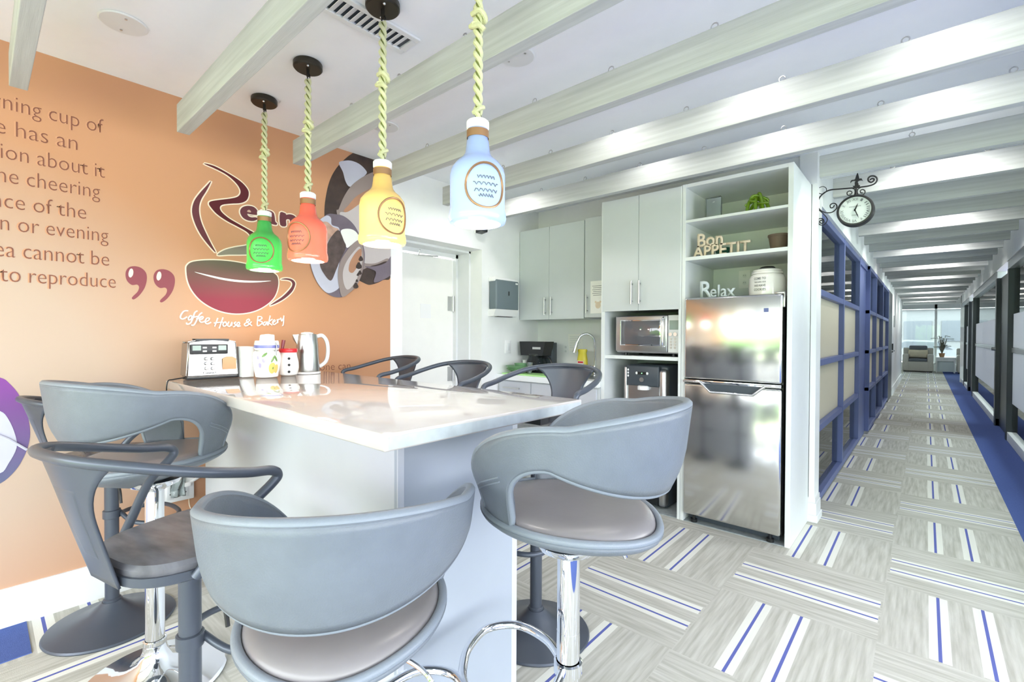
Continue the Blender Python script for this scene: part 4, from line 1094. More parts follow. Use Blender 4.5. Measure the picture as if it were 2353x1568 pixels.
# plates of food printed at the right end of the orange wall
pl = thing('plate_print', 'large round print of cake plates at the right end of the orange wall', 'wall print', (WX, 1.6, 1.9))
PO, PS = (680, 340), .22951
names = ['cocoa', 'lilac', 'mauve', 'sauce', 'mauve_light', 'plum', 'icing', 'cake', 'paper']
m = MB()
blob([(640, 30), (555, 62), (470, 130), (400, 210), (345, 310), (308, 440), (285, 620), (300, 820), (380, 1050), (520, 1250), (690, 1358), (765, 1368), (870, 1325), (960, 1250), (960, 640), (960, 160), (830, 120)], PO, PS, 1, 5, 0, m)
blob([(430, 150), (490, 128), (560, 130), (640, 165), (700, 225), (705, 260), (640, 320), (580, 380), (530, 385), (495, 330), (470, 240)], PO, PS, 2, 5, 1, m)
blob([(830, 232), (740, 255), (640, 310), (550, 385), (480, 490), (430, 610), (415, 680), (560, 1200), (760, 1180), (880, 1140), (960, 1090), (960, 700), (960, 240)], PO, PS, 3, 5, 2, m)
blob([(800, 390), (700, 430), (600, 490), (530, 570), (480, 640), (640, 640), (760, 560), (960, 520), (960, 380)], PO, PS, 4, 5, 3, m)
blob([(740, 500), (640, 560), (520, 640), (440, 650), (480, 760), (620, 1100), (760, 1160), (900, 1110), (960, 1060), (960, 560)], PO, PS, 5, 5, 4, m)
blob([(690, 1190), (800, 1185), (900, 1150), (960, 1085), (960, 1250), (880, 1318), (780, 1345), (800, 1240)], PO, PS, 6, 5, 5, m)
for cx, cy, r_ in ((680, 680, 34), (665, 785, 16), (700, 880, 26), (660, 940, 24), (715, 800, 20)):
    blob([(cx + r_ * math.cos(a) * (1 + .3 * math.sin(3 * a)), cy + r_ * math.sin(a)) for a in [i * PI / 5 for i in range(10)]], PO, PS, 6, 3, 0, m)
m.build('rear_plate_print', names, pl, smooth=False, recalc=False)
m = MB()
blob([(300, 672), (400, 665), (490, 690), (580, 770), (640, 880), (680, 1000), (690, 1100), (670, 1230), (620, 1360), (550, 1440), (460, 1495), (350, 1480), (240, 1390), (170, 1260), (135, 1110), (150, 960), (200, 800)], PO, PS, 7, 5, 5, m)
blob([(210, 760), (300, 680), (350, 700), (360, 770), (430, 800), (440, 870), (470, 960), (500, 1000), (440, 1120), (430, 1260), (440, 1390), (330, 1455), (240, 1385), (175, 1260), (140, 1110), (155, 960)], PO, PS, 8, 5, 1, m)
blob([(450, 830), (530, 810), (600, 840), (640, 920), (560, 970), (510, 1000), (480, 930)], PO, PS, 9, 5, 8, m)
blob([(240, 760), (310, 740), (370, 790), (430, 820), (360, 880), (310, 960), (290, 1060), (250, 1000), (230, 880)], PO, PS, 9, 5, 6, m)
blob([(430, 825), (480, 930), (500, 1000), (440, 1130), (400, 1230), (350, 1330), (280, 1260), (240, 1160), (290, 1060), (320, 950), (370, 870)], PO, PS, 10, 5, 7, m)
blob([(640, 920), (560, 970), (490, 1060), (440, 1150), (420, 1260), (430, 1380), (465, 1492), (550, 1438), (620, 1358), (668, 1230), (680, 1110), (670, 1000)], PO, PS, 11, 5, 2, m)
blob([(640, 990), (570, 1050), (500, 1150), (470, 1250), (480, 1360), (520, 1420), (590, 1350), (640, 1230), (665, 1110)], PO, PS, 12, 5, 4, m)
blob([(650, 1010), (590, 1060), (540, 1150), (530, 1230), (570, 1250), (620, 1180), (655, 1100)], PO, PS, 13, 5, 3, m)
for cx, cy, r_ in ((650, 1110, 26), (630, 1180, 34), (620, 1270, 14), (640, 1250, 22), (600, 1380, 30), (610, 1330, 14)):
    blob([(cx + r_ * .8 * math.cos(a) * (1 + .3 * math.sin(3 * a)), cy + r_ * math.sin(a)) for a in [i * PI / 5 for i in range(10)]], PO, PS, 14, 3, 0, m)
m.build('front_plate_print', names, pl, smooth=False, recalc=False)
# purple ringed plate at the left edge
pr = thing('plate_print', 'purple rimmed plate print low on the orange wall at the far left', 'wall print', (WX, -0.1, 0.95))
m = MB()
blob([(0, 868), (22, 882), (45, 910), (62, 950), (69, 990), (66, 1020), (55, 1050), (35, 1082), (0, 1112), (-60, 1130), (-120, 1110), (-150, 1010), (-130, 900), (-60, 862)], (0, 0), 1, 1, 4, 0, m)
blob([(0, 945), (20, 965), (35, 1000), (38, 1030), (20, 1065), (0, 1088), (-50, 1080), (-80, 1010), (-50, 940)], (0, 0), 1, 2, 4, 1, m)
m.build('rim_print', ['ring_blue', 'lilac'], pr, smooth=False, recalc=False)
m = MB(); m.tube(wl([(-10, 998), (20, 1010), (62, 1034)], (0, 0), 1, 6), .006, 6); m.build('fork_print', 'lilac', pr)
tw = thing('wall_lettering', 'small brown words printed low on orange wall behind the kettle', 'wall lettering', (WX, 1.6, 1.2))
a0, a1 = at(735, 852, X=WX), at(805, 850, X=WX)
place_text('text_line', 'one can', 'ink', (WX + .001, a0.y, a0.z), (0, 1, 0), (0, 0, 1), a1.y - a0.y, None, 0.0, -0.01, tw)
# grey cutlery outlines continuing on the white door
dc = thing('door_print', 'grey cutlery outlines printed on the white door', 'wall print', (XD, 2.7, 1.5))
def dl(pts): return [at(x, y, X=XD + .003) for x, y in pts]
m = MB(); m.poly(smooth_path(dl([(898, 576), (906, 586), (914, 602), (920, 616), (923, 619), (921, 626), (917, 618), (908, 614), (900, 620), (898, 626), (890, 640), (885, 600)]), 4, True)); m.build('fork_print', 'lilac', dc, smooth=False, recalc=False)
for st in ([(896, 698), (904, 718), (912, 738), (914, 748), (909, 753), (904, 744), (900, 724), (896, 706)], [(897, 772), (908, 802), (919, 836)], [(897, 800), (908, 835), (921, 866)]):
    m = MB(); m.tube(smooth_path(dl(st), 4), .004, 5); m.build('handle_print', 'blue_paint', dc)
s0 = at(966, 698, X=XD + .002); s1 = at(990, 732, X=XD + .002)
t = tag(MB().box(XD + .001, XD + .003, s0.y, s1.y, s1.z, s0.z).build('door_sign', 'white_plastic', smooth=False), 'faint white paper sign taped on the white door', 'sign')

# ================================================================== SMALL WALL THINGS
d0 = at(1118, 640, X=KX); dA = at(1175, 728, X=KX)
t = thing('towel_dispenser', 'blue grey paper towel dispenser on the white wall beside the door', 'dispenser', (KX, (d0.y + dA.y) / 2, dA.z))
b = MB(); b.box(KX + .001, KX + .11, d0.y + .03, dA.y, dA.z + .06, d0.z - .01, .018, 3); cv = b.build('cover', 'dispenser_grey', t)
b = MB(); b.box(KX + .001, KX + .095, d0.y + .025, dA.y + .003, d0.z - .03, d0.z + .012, .008); b.build('top_rim', 'white_plastic', t)
b = MB(); b.prism([(KX + .001, d0.y + .025, dA.z + .065), (KX + .108, d0.y + .025, dA.z + .065), (KX + .075, d0.y + .025, dA.z - .005), (KX + .001, d0.y + .025, dA.z - .01)], (0, dA.y - d0.y - .02, 0)); b.build('tray', 'white_plastic', t, smooth=False)
b = MB(); b.box(KX + .02, KX + .07, d0.y + .1, dA.y - .06, dA.z - .012, dA.z - .004); b.build('slot', 'black', t, smooth=False)
b = MB(); b.box(KX + .108, KX + .112, (d0.y + dA.y) / 2 + .02, (d0.y + dA.y) / 2 + .038, dA.z + .21, dA.z + .255, .002); b.build('lock_window', 'black', cv)
b = MB(); b.box(KX + .1095, KX + .1115, dA.y - .06, dA.y - .022, d0.z - .045, d0.z - .03); b.build('maker_badge', 'white_plastic', cv, smooth=False)
s0 = at(1160, 783, X=KX); s1 = at(1173, 812, X=KX)
t = thing('light_switch', 'white rocker light switch below the towel dispenser', 'switch', (KX, s0.y + .04, s1.z))
b = MB(); b.box(KX + .0005, KX + .008, s0.y, s1.y, s1.z, s0.z, .003); b.build('plate', 'white_plastic', t)
b = MB(); b.box(KX + .008, KX + .012, s0.y + .025, s1.y - .025, s1.z + .03, s0.z - .03, .002); b.build('rocker', 'trim', t)
cpos = at(1112, 521, X=KX + .1)
t = thing('wall_sensor', 'small black corner camera on the white wall above the door', 'camera', (KX, cpos.y, cpos.z))
b = MB(); b.box(KX + .001, KX + .03, cpos.y - .04, cpos.y + .02, cpos.z - .06, cpos.z + .06, .006); b.build('bracket', 'white_plastic', t)
b = MB(); b.prism([(KX + .03, cpos.y - .045, cpos.z + .07), (KX + .12, cpos.y - .045, cpos.z + .05), (KX + .11, cpos.y - .045, cpos.z - .05), (KX + .03, cpos.y - .045, cpos.z - .06)], (0, .085, 0)); b.build('housing', 'black', t, smooth=False)
def outlet(name_label, origin, ux, n, w=.075, h=.115):
    t = thing('wall_outlet', name_label, 'outlet', origin)
    ux, n, o = Vector(ux), Vector(n), Vector(origin); uz = Vector((0, 0, 1))
    m = MB(); m.prism([o + ux * (-w / 2) + n * .001, o + ux * (w / 2) + n * .001, o + ux * (w / 2) + uz * h + n * .001, o + ux * (-w / 2) + uz * h + n * .001], n * .006); m.build('plate', 'white_plastic', t, smooth=False)
    for dz in (.3, .7):
        m = MB(); m.cyl(o + uz * (h * dz) + n * .007, o + uz * (h * dz) + n * .0095, .017, n=18); r_ = m.build('socket', 'trim', t)
        m = MB()
        for s in (-1, 1): m.prism([o + uz * (h * dz + q_) + ux * (s * .006 + e_) + n * .0096 for q_, e_ in ((-.002, -.001), (-.002, .001), (.007, .001), (.007, -.001))], n * .0008)
        m.build('slots', 'text_dark', r_, smooth=False)
    return t
o_ = at(1711, 660, Y=YB - .014)
outlet('white wall outlet behind the cookie jar on top of the fridge', (o_.x, YB - .014, o_.z - .01), (1, 0, 0), (0, -1, 0), .09, .15)
o_ = at(1301, 815, Y=YB)
outlet('white wall outlet between coffee maker and faucet', (o_.x, YB, o_.z), (1, 0, 0), (0, -1, 0))
n0, n1 = at(1306, 768, Y=YB - .002), at(1338, 808, Y=YB - .002)
t = tag(MB().box(n0.x, n1.x, YB - .003, YB - .001, n1.z, n0.z).build('notice_sheet', 'paper', smooth=False), 'plain white notice sheet on the kitchen back wall behind the faucet', 'notice')
m = MB()
for i in range(7): m.box(n0.x + .02, n1.x - .03 + .01 * (i % 2), YB - .004, YB - .0032, n0.z - .03 - i * .02, n0.z - .027 - i * .02)
m.build('text_line', 'grey_letters', t, smooth=False)
# outlet box low on the orange wall with plug and hanging bag
o0, o1 = at(369, 1104, X=WX), at(443, 1142, X=WX)
t = thing('outlet_box', 'white double outlet box low on the orange wall beside the island', 'outlet', (WX, (o0.y + o1.y) / 2, o1.z))
b = MB(); b.box(WX + .001, WX + .03, o0.y, o1.y, o1.z, o0.z + .01, .004); b.build('cover', 'white_plastic', t)
for yy in (o0.y + .04, o1.y - .045):
    b = MB(); b.box(WX + .03, WX + .033, yy - .018, yy + .018, o1.z + .02, o0.z - .02, .001); r_ = b.build('socket', 'trim', t)
    b = MB(); b.cyl((WX + .033, yy, o1.z + .05), (WX + .0345, yy, o1.z + .05), .004, n=8); b.build('ground_hole', 'text_dark', r_)
p0 = at(432, 1112, X=WX + .04); p1 = at(471, 1088, X=WX + .04)
t = thing('power_cord', 'white power cord and plug running from outlet box behind island panel', 'cord', p0)
b = MB(); b.tube([p0, p0.lerp(p1, .5), p1, (p1.x, p1.y + .06, p1.z + .02)], .009, 8); b.build('cable', 'white_plastic', t)
b = MB(); b.box(p0.x - .007, p0.x + .012, p0.y - .02, p0.y + .015, p0.z - .015, p0.z + .012, .004); b.build('plug', 'white_plastic', t)
p2 = at(434, 1143, X=WX + .015)
b = MB(); b.tube(smooth_path([p2, p2 + Vector((0, .003, -.05)), p2 + Vector((0, .02, -.09)), p2 + Vector((0, .06, -.10))], 5), .003, 6); tag(b.build('thin_cord', 'cream'), 'thin cream cord drooping below the outlet box', 'cord')
g0, g1 = at(388, 1072, X=WX + .05), at(428, 1138, X=WX + .05)
b = MB()
b.grid(lambda u, v: Vector((WX + .05 + .008 * math.sin(u * 9 + v * 5) + .006 * math.sin(v * 14), g0.y + (g1.y - g0.y) * (u * (1 - .18 * v) + .12 * v), g0.z + (g1.z - g0.z) * v)), 12, 14)
tag(b.build('plastic_bag', 'clear', solid=.002), 'crumpled clear plastic sheet hanging over the outlet box', 'bag')

# ceiling plates and vent
for (px_, py_, lab) in ((284, 52, 'round white ceiling cover plate above the wall quote'), (1188, 128, 'round white ceiling cover plate right of the pale blue pendant rope'), (885, 290, 'round white ceiling cover plate behind the yellow pendant rope')):
    c = at(px_, py_, Z=CEIL)
    t = thing('ceiling_plate', lab, 'cover plate', (c.x, c.y, CEIL), 'round ceiling cover plates')
    b = MB(); b.lathe([(.09, 0), (.092, -.003), (.086, -.008), (0, -.009)], (c.x, c.y, CEIL - .0005), 40); b.build('plate', 'trim', t)
    for s in (-1, 1):
        b = MB(); b.cyl((c.x + s * .055, c.y, CEIL - .012), (c.x + s * .055, c.y, CEIL - .008), .005, n=10); b.build('screw', 'steel2', t)
va, vb = at(925, 105, Z=CEIL), at(990, 85, Z=CEIL)
t = thing('ceiling_vent', 'long white slatted air vent in the ceiling beside the pendants', 'vent', ((va.x + vb.x) / 2, .85, CEIL))
x0, x1, y1 = va.x - .05, -1.842, 1.42
b = MB(); b.box(x0, x0 + .03, .35, y1, CEIL - .012, CEIL - .0005, .003); b.box(x1 - .03, x1, .35, y1, CEIL - .012, CEIL - .0005, .003); b.box(x0 + .03, x1 - .03, y1 - .03, y1, CEIL - .012, CEIL - .0005, .003); b.box(x0 + .03, x1 - .03, .35, .38, CEIL - .012, CEIL - .0005, .003); b.build('frame', 'trim', t, smooth=False)
b = MB()
for i in range(30):
    yy = .39 + i * (y1 - .43) / 30
    b.prism([(x0 + .03, yy, CEIL - .011), (x0 + .03, yy + .023, CEIL - .002), (x0 + .03, yy + .025, CEIL - .003), (x0 + .03, yy + .002, CEIL - .012)], (x1 - x0 - .06, 0, 0))
b.build('slats', 'trim', t, smooth=False)
b = MB(); b.box(x0 + .03, x1 - .03, .38, y1 - .03, CEIL - .0006, CEIL - .0002); b.build('duct_backing', 'dark', t, smooth=False)

# ================================================================== THINGS ON THE ISLAND
TX1 = -3.03; TXr = -3.165; TZ = IZ1 + .0005
ty0, ty1 = .745, 1.03
def on_front(px_, py_): return at(px_, py_, X=TX1)
tf0, tf1 = at(428, 862, X=TX1), at(550, 858, X=TX1)
ty0, ty1 = tf0.y, tf1.y
tz1 = at(490, 781, X=TX1 - .03).z
t = thing('toaster', 'brushed steel toaster with black display on the wall end of the island', 'toaster', ((TX1 + TXr) / 2, (ty0 + ty1) / 2, TZ))
b = MB(); b.box(-3.112, TX1 - .004, ty0 + .002, ty1 - .002, TZ, TZ + .014, .004); b.build('base', 'black', t)
n = 15
def tb(u, v):
    pass
m = MB(); prof = []
for i in range(n):
    y = ty0 + (ty1 - ty0) * i / (n - 1); prof.append((y, tz1 - .012 + .016 * math.sin(PI * i / (n - 1))))
front = [(TX1, ty0, TZ + .014), (TX1, ty1, TZ + .014)] + [(TX1 - .012, ty1 - .012 if y > ty1 - .01 else (ty0 + .012 if y < ty0 + .01 else y), z) for y, z in reversed(prof)]
m.prism(front, (TXr - TX1 + .012, 0, 0)); m.bm.normal_update()
bmesh.ops.bevel(m.bm, geom=list({e for e in m.bm.edges}), offset=.008, segments=3, affect='EDGES')
body = m.build('body', mat('toaster_steel', (172, 170, 168), .2, metal=1.0, stretch=(1, 20, 1)), t, angle=50)
for i in range(2):
    b = MB(); xx = TXr + .05 + i * .05; b.box(xx, xx + .022, ty0 + .05, ty1 - .05, tz1 - .006, tz1 + .005); b.build('bread_slot', 'black', t, smooth=False)
pa, pb = on_front(438, 792), on_front(523, 813)
b = MB(); b.box(TX1 + .0005, TX1 + .004, pa.y, pb.y, pb.z, pa.z, .004, 3); dp = b.build('display_panel', 'black', t)
hgt = pa.z - pb.z; wd = pb.y - pa.y
for y0_ in (pa.y + .008, pb.y - .008 - wd * .22):
    MB().box(TX1 + .004, TX1 + .0048, y0_, y0_ + wd * .22, pb.z + hgt * .38, pa.z - hgt * .12).build('lcd_window', 'lcd', dp, smooth=False)
for y0_ in (pa.y + wd * .31, pa.y + wd * .57):
    for zz_ in (pb.z + hgt * .22, pb.z + hgt * .58):
        MB().box(TX1 + .004, TX1 + .0056, y0_, y0_ + wd * .11, zz_, zz_ + hgt * .16, .001).build('display_key', 'white_plastic', dp, smooth=False)
for px_ in (474.5, 489):
    for py_ in (824.8, 835.8, 847):
        c = on_front(px_, py_)
        b = MB(); b.lathe([(.0095, 0), (.0095, .004), (.007, .008), (0, .009)], (TX1 + .0005, c.y, c.z), 18, axis=(1, 0, 0)); b.build('button', 'chrome', t)
        lx = c.y - .035 if px_ < 480 else c.y + .022
        MB().box(TX1 + .0003, TX1 + .001, lx, lx + .014, c.z - .001, c.z + .001).build('button_label', 'text_grey', t, smooth=False)
c0, c1 = on_front(467, 860), on_front(497, 857)
place_text('maker_name', 'Cuisinart', 'text_dark', (TX1 + .0006, c0.y, c0.z), (0, 1, 0), (0, 0, 1), c1.y - c0.y, None, .0006, .01, t)
l0, l1 = on_front(511, 820), on_front(543, 848)
m = MB(); ym = (l0.y + l1.y) / 2
m.poly([(TX1 + .001, l0.y, l1.z), (TX1 + .001, l1.y, l1.z), (TX1 + .001, l1.y, l0.z - .012), (TX1 + .001, ym + .015, l0.z), (TX1 + .001, ym - .015, l0.z), (TX1 + .001, l0.y, l0.z - .012)]); m.build('sticker', 'gold_ring', t, smooth=False, recalc=False)
cp = [(-3.08, ty0 + .01, TZ + .012), (-3.06, .70, TZ + .006), (-3.05, IYa - .006, TZ - .002), (-3.05, IYa - .012, TZ - .06), (-3.06, IYa - .005, TZ - .16)]
b = MB(); b.tube(smooth_path(cp, 6), .0035, 6); b.build('power_cord', 'black', t)

def on_top(px_, py_): return at(px_, py_, Z=IZ1)
JX = -2.93
# napkin tray between toaster and jar
n0, n1 = at(549, 858, X=-3.0), at(584, 858, X=-3.0); nz = at(560, 797, X=-3.0).z
b = MB(); b.box(-3.10, -3.0, max(n0.y, ty1 + .004), n1.y, TZ, nz, .004); t = b.build('white_bin', 'white_plastic'); tag(t, 'plain white box standing between toaster and fruit painted jar', 'box')

def jar_center(px_, X): return at(px_, 830, X=X).y
jy = jar_center(613, JX); sc = .92
t = thing('ceramic_jar', 'white ceramic jar painted with fruit, stuffed with white packets', 'jar', (JX, jy, TZ))
jh = at(612, 783, X=JX).z - TZ
jr = (at(643, 830, X=JX).y - at(575, 830, X=JX).y) * .46
prof = [(0, 0), (.72, 0), (.80, .02), (.84, .12), (.98, .42), (1.0, .55), (.95, .66), (.84, .72), (.82, .74), (.86, .76), (.88, .90), (.84, .98), (.80, 1.0), (0, 1.0)]
b = MB(); b.lathe([(r_ * jr, z_ * jh) for r_, z_ in prof], (JX, jy, TZ), 44); b.build('jar_body', 'ceramic', t)
b = MB(); b.lathe([(.885 * jr, .80 * jh), (.89 * jr, .81 * jh), (.89 * jr, .87 * jh), (.885 * jr, .88 * jh)], (JX, jy, TZ), 44); b.build('blue_band', 'blue_paint', t)
b = MB(); b.lathe([(.85 * jr, .715 * jh), (.87 * jr, .72 * jh), (.87 * jr, .735 * jh), (.85 * jr, .74 * jh)], (JX, jy, TZ), 44); b.build('wire_band', 'steel2', t)
vd = math.atan2(-jy, -JX)      # towards the viewer's side of the room
def onjar(a, z_, r_): return Vector((JX + math.cos(vd + a) * r_ * jr, jy + math.sin(vd + a) * r_ * jr, TZ + z_ * jh))
b = MB(); b.tube(smooth_path([onjar(.75, .95, .9), onjar(.75, .82, 1.0), onjar(.72, .7, .95), onjar(.7, .6, 1.02), onjar(.72, .66, .95)], 5), .0035, 8); b.build('clasp', 'steel2', t)
def patch(m, a, z_, ra, rz, mi=0, rot=0.0):
    P = []
    for i in range(18):
        th = 2 * PI * i / 18; du, dz = math.cos(th) * ra, math.sin(th) * rz
        du, dz = du * math.cos(rot) - dz * math.sin(rot), du * math.sin(rot) + dz * math.cos(rot)
        zz_ = z_ + dz; r_ = 1.008 if .4 < zz_ < .62 else (.84 + (zz_ - .12) / .3 * .14 + .012 if zz_ <= .4 else 1.0 - (zz_ - .55) * .45 + .012)
        P.append(onjar(a + du, zz_, r_))
    c = m._v(sum(P, Vector()) / len(P) + Vector((math.cos(vd + a), math.sin(vd + a), 0)) * .0025)
    vs = [m._v(p) for p in P]
    for i in range(18):
        f = m.bm.faces.new((vs[i], vs[(i + 1) % 18], c)); f.material_index = mi
m = MB(); patch(m, .42, .26, .28, .15, 0); patch(m, .78, .24, .2, .12, 0); m.build('fruit_painting', 'orange_fruit', t)
m = MB(); patch(m, .45, .26, .09, .055, 0); patch(m, .42, .50, .16, .05, 0, .5); patch(m, .66, .52, .16, .05, 0, -.5); patch(m, -.15, .62, .2, .04, 0, .25); m.build('leaf_painting', 'leaf_paint', t)
m = MB(); patch(m, -.2, .48, .13, .07, 0); patch(m, -.5, .34, .11, .07, 0); patch(m, -.62, .55, .09, .05, 0); m.build('plum_painting', 'plum_paint', t)
m = MB()
for i in range(4):
    a = i * 1.6; cx, cy = JX + .014 * math.cos(a), jy + .018 * math.sin(a)
    R_ = Matrix.Translation((cx, cy, TZ + jh + .012)) @ Matrix.Rotation(a, 4, 'Z') @ Matrix.Rotation(.5 * math.sin(i * 2.3), 4, 'X')
    mm = [R_ @ Vector(v) for v in ((-.02, -.014, -.012), (.02, -.014, -.012), (.022, .008, .016), (-.014, .012, .02))]
    m.prism(mm, (0, .004, .004))
pk = m.build('paper_packets', 'paper', t, smooth=False)

SX = -2.96; sy = jar_center(663, SX); sr = (at(689, 840, X=SX).y - at(642, 840, X=SX).y) * .47; sh = at(664, 803, X=SX).z - TZ
t = thing('snowman_jar', 'white snowman shaped jar with red lid and three black buttons', 'jar', (SX, sy, TZ))
b = MB(); b.lathe([(0, 0), (.7 * sr, 0), (.88 * sr, .05 * sh), (1.0 * sr, .3 * sh), (.97 * sr, .5 * sh), (.85 * sr, .72 * sh), (.78 * sr, .88 * sh), (.74 * sr, .9 * sh), (0, .9 * sh)], (SX, sy, TZ), 40); b.build('jar_body', 'ceramic', t)
b = MB(); b.lathe([(0, .885 * sh), (.86 * sr, .885 * sh), (.88 * sr, .9 * sh), (.88 * sr, 1.0 * sh), (.84 * sr, 1.03 * sh), (0, 1.03 * sh)], (SX, sy, TZ), 40); b.build('lid', 'red', t)
vs_ = math.atan2(-sy, -SX) + .05
for k_, r_ in ((.66, .89), (.42, 1.0), (.16, .95)):
    b = MB(); b.ball((SX + math.cos(vs_) * r_ * sr, sy + math.sin(vs_) * r_ * sr, TZ + k_ * sh), .008, n=12, m=8); b.build('button', 'black', t)
sp = at(648, 805, X=-3.05); se = at(652, 782, X=-3.05)
b = MB(); b.tube([Vector((-3.05, sp.y, TZ + sh * 1.0)), sp, se], lambda q: .006 + .006 * q, 8); b.build('red_scoop_handle', 'dark_red', t)

KXc = -3.03; ky = jar_center(706, KXc); kr = (at(737, 840, X=KXc).y - at(678, 840, X=KXc).y) * .44; kh = at(706, 767, X=KXc).z - TZ
t = thing('kettle', 'brushed steel electric kettle with white handle at the island wall end', 'kettle', (KXc, ky, TZ))
b = MB(); b.lathe([(0, 0), (1.08 * kr, 0), (1.1 * kr, .01), (1.08 * kr, .05 * kh), (0, .05 * kh)], (KXc, ky, TZ), 40); b.build('power_base', 'white_plastic', t)
b = MB(); b.lathe([(0, .055 * kh), (1.0 * kr, .055 * kh), (1.02 * kr, .08 * kh), (.98 * kr, .3 * kh), (.9 * kr, .7 * kh), (.82 * kr, .95 * kh), (.78 * kr, .985 * kh), (.5 * kr, 1.0 * kh), (0, 1.0 * kh)], (KXc, ky, TZ), 44); b.build('body', 'steel2', t)
hd = Vector((.25, .97, 0)).normalized()
def ko(r_, z_): return Vector((KXc, ky, TZ)) + hd * (r_ * kr) + Vector((0, 0, z_ * kh))
b = MB(); b.tube(smooth_path([ko(.8, .93), ko(1.25, .95), ko(1.62, .8), ko(1.72, .55), ko(1.55, .3), ko(1.0, .16)], 6), .0125, 10); b.build('handle', 'white_plastic', t)
b = MB(); s_ = -hd
P = [ko(-.72, .98), ko(-1.18, .97), ko(-1.1, .85), ko(-.84, .72)]
w_ = Vector((-hd.y, hd.x, 0)) * (.3 * kr)
b.prism([P[0] - w_, P[1] - w_ * .3, P[2] - w_ * .3, P[3] - w_ * .9], w_ * 1.2); b.build('spout', 'steel2', t, smooth=False)
b = MB(); b.lathe([(.5 * kr, 1.0 * kh), (.5 * kr, 1.02 * kh), (.2 * kr, 1.04 * kh), (0, 1.04 * kh)], (KXc, ky, TZ), 30); b.build('lid', 'white_plastic', t)

# ================================================================== ON THE KITCHEN WORKTOP
wz = WT + .0005
def on_wt(px_, py_): return at(px_, py_, Z=wz)
c = on_wt(1244, 838); cx, cy = at(1243, 800, Y=4.03).x, 4.03
w = (at(1272, 800, Y=4.03).x - at(1214, 800, Y=4.1).x); hh = at(1243, 785, Y=4.1).z - wz
t = thing('coffee_maker', 'black drip coffee maker with glass carafe in the worktop corner', 'coffee maker', (cx, cy, wz))
b = MB(); b.box(cx - w * .5, cx + w * .28, cy - .11, cy + .11, wz, wz + .03, .006); b.build('base', 'black', t)
b = MB(); b.box(cx - w * .5, cx + w * .32, cy + .03, cy + .12, wz + .03, wz + hh * .97, .008); b.build('water_tank', 'dark', t)
b = MB(); b.prism([(cx - w * .46, cy - .12, wz + hh * .56), (cx + w * .28, cy - .12, wz + hh * .56), (cx + w * .36, cy - .12, wz + hh), (cx - w * .5, cy - .12, wz + hh)], (0, .16, 0)); b.build('filter_housing', 'black', t, smooth=False)
MB().box(cx - .02, cx + w * .22, cy - .1225, cy - .1205, wz + hh * .76, wz + hh * .83).build('maker_badge', 'steel2', t, smooth=False)
kx, ky2 = cx - .01, cy - .06
b = MB(); b.lathe([(0, .001), (w * .28, .001), (w * .3, .012), (w * .27, .1), (w * .2, hh * .46), (w * .205, hh * .5)], (kx, ky2, wz + .03), 30); b.build('carafe', 'carafe', t)
b = MB(); b.lathe([(w * .21, hh * .5), (w * .21, hh * .535), (0, hh * .535)], (kx, ky2, wz + .025), 30); b.build('carafe_lid', 'black', t)
b = MB(); b.tube(smooth_path([(kx + w * .2, ky2, wz + hh * .5), (kx + w * .4, ky2, wz + hh * .5), (kx + w * .5, ky2, wz + hh * .3), (kx + w * .46, ky2, wz + .05), (kx + w * .3, ky2, wz + .06)], 6), .011, 8); b.build('carafe_handle', 'black', t)
f0 = at(1367, 835, Y=4.2)
t = thing('faucet', 'chrome gooseneck kitchen faucet beside the tall cabinet', 'faucet', (f0.x, 4.2, wz))
fx = min(f0.x, -2.215); fz = at(1352, 766, Y=4.2).z
b = MB(); b.tube(smooth_path([(fx, 4.2, wz), (fx, 4.2, fz - .14), (fx - .012, 4.185, fz - .05), (fx - .06, 4.15, fz - .008), (fx - .115, 4.11, fz - .03), (fx - .145, 4.09, fz - .1)], 8), .013, 12)
b.build('neck', 'chrome', t)
b = MB(); b.cyl((fx - .143, 4.091, fz - .09), (fx - .17, 4.073, fz - .2), .0165, .019, 16); b.build('spray_head', 'chrome', t)
b = MB(); b.cyl((fx, 4.2, wz), (fx, 4.2, wz + .1), .024, n=20); b.build('valve_body', 'chrome', t)
b = MB(); b.cyl((fx + .0, 4.2, wz + .07), (fx + .015, 4.13, wz + .075), .016, n=14); b.cyl((fx + .012, 4.13, wz + .075), (fx + .03, 4.09, wz + .078), .018, n=14); b.build('lever', 'chrome', t)
s0, s1 = at(1324, 830, Y=4.12), at(1348, 830, Y=4.12); sh_ = at(1336, 803, Y=4.12).z - wz
sxm, sw = (s0.x + s1.x) / 2, (s1.x - s0.x) / 2
t = thing('soap_bottle', 'yellow dish soap bottle standing behind the sink under the faucet', 'bottle', (sxm, 4.14, wz))
b = MB(); b.lathe([(0, 0), (sw, 0), (sw * 1.05, .02), (sw * .95, sh_ * .6), (sw * .75, sh_ * .85), (sw * .9, sh_ * .95), (sw * .8, sh_), (0, sh_)], (sxm, 4.14, wz), 28, sy=.55); b.build('bottle_body', 'yellow', t)
b = MB(); b.box(sxm - sw * .6, sxm + sw * .6, 4.14 - sw * .6, 4.14 - sw * .57, wz + sh_ * .3, wz + sh_ * .55); lb = b.build('label', 'paper', t, smooth=False)
b = MB(); b.box(sxm - sw * .5, sxm + sw * .5, 4.14 - sw * .61, 4.14 - sw * .6, wz + sh_ * .46, wz + sh_ * .53); b.build('label_band', 'red', lb, smooth=False)
def tumbler(name, lab, px_, y, r0, r1, h, m_, grp=None):
    x = at(px_, 835, Y=y).x
    t = MB(); t.lathe([(0, .002), (r0, .002), (r0, 0), (r1, h), (r1 - .003, h), (r0 - .003, .006), (0, .006)], (x, y, wz), 24)
    o = t.build(name, m_); return tag(o, lab, 'cup', grp)
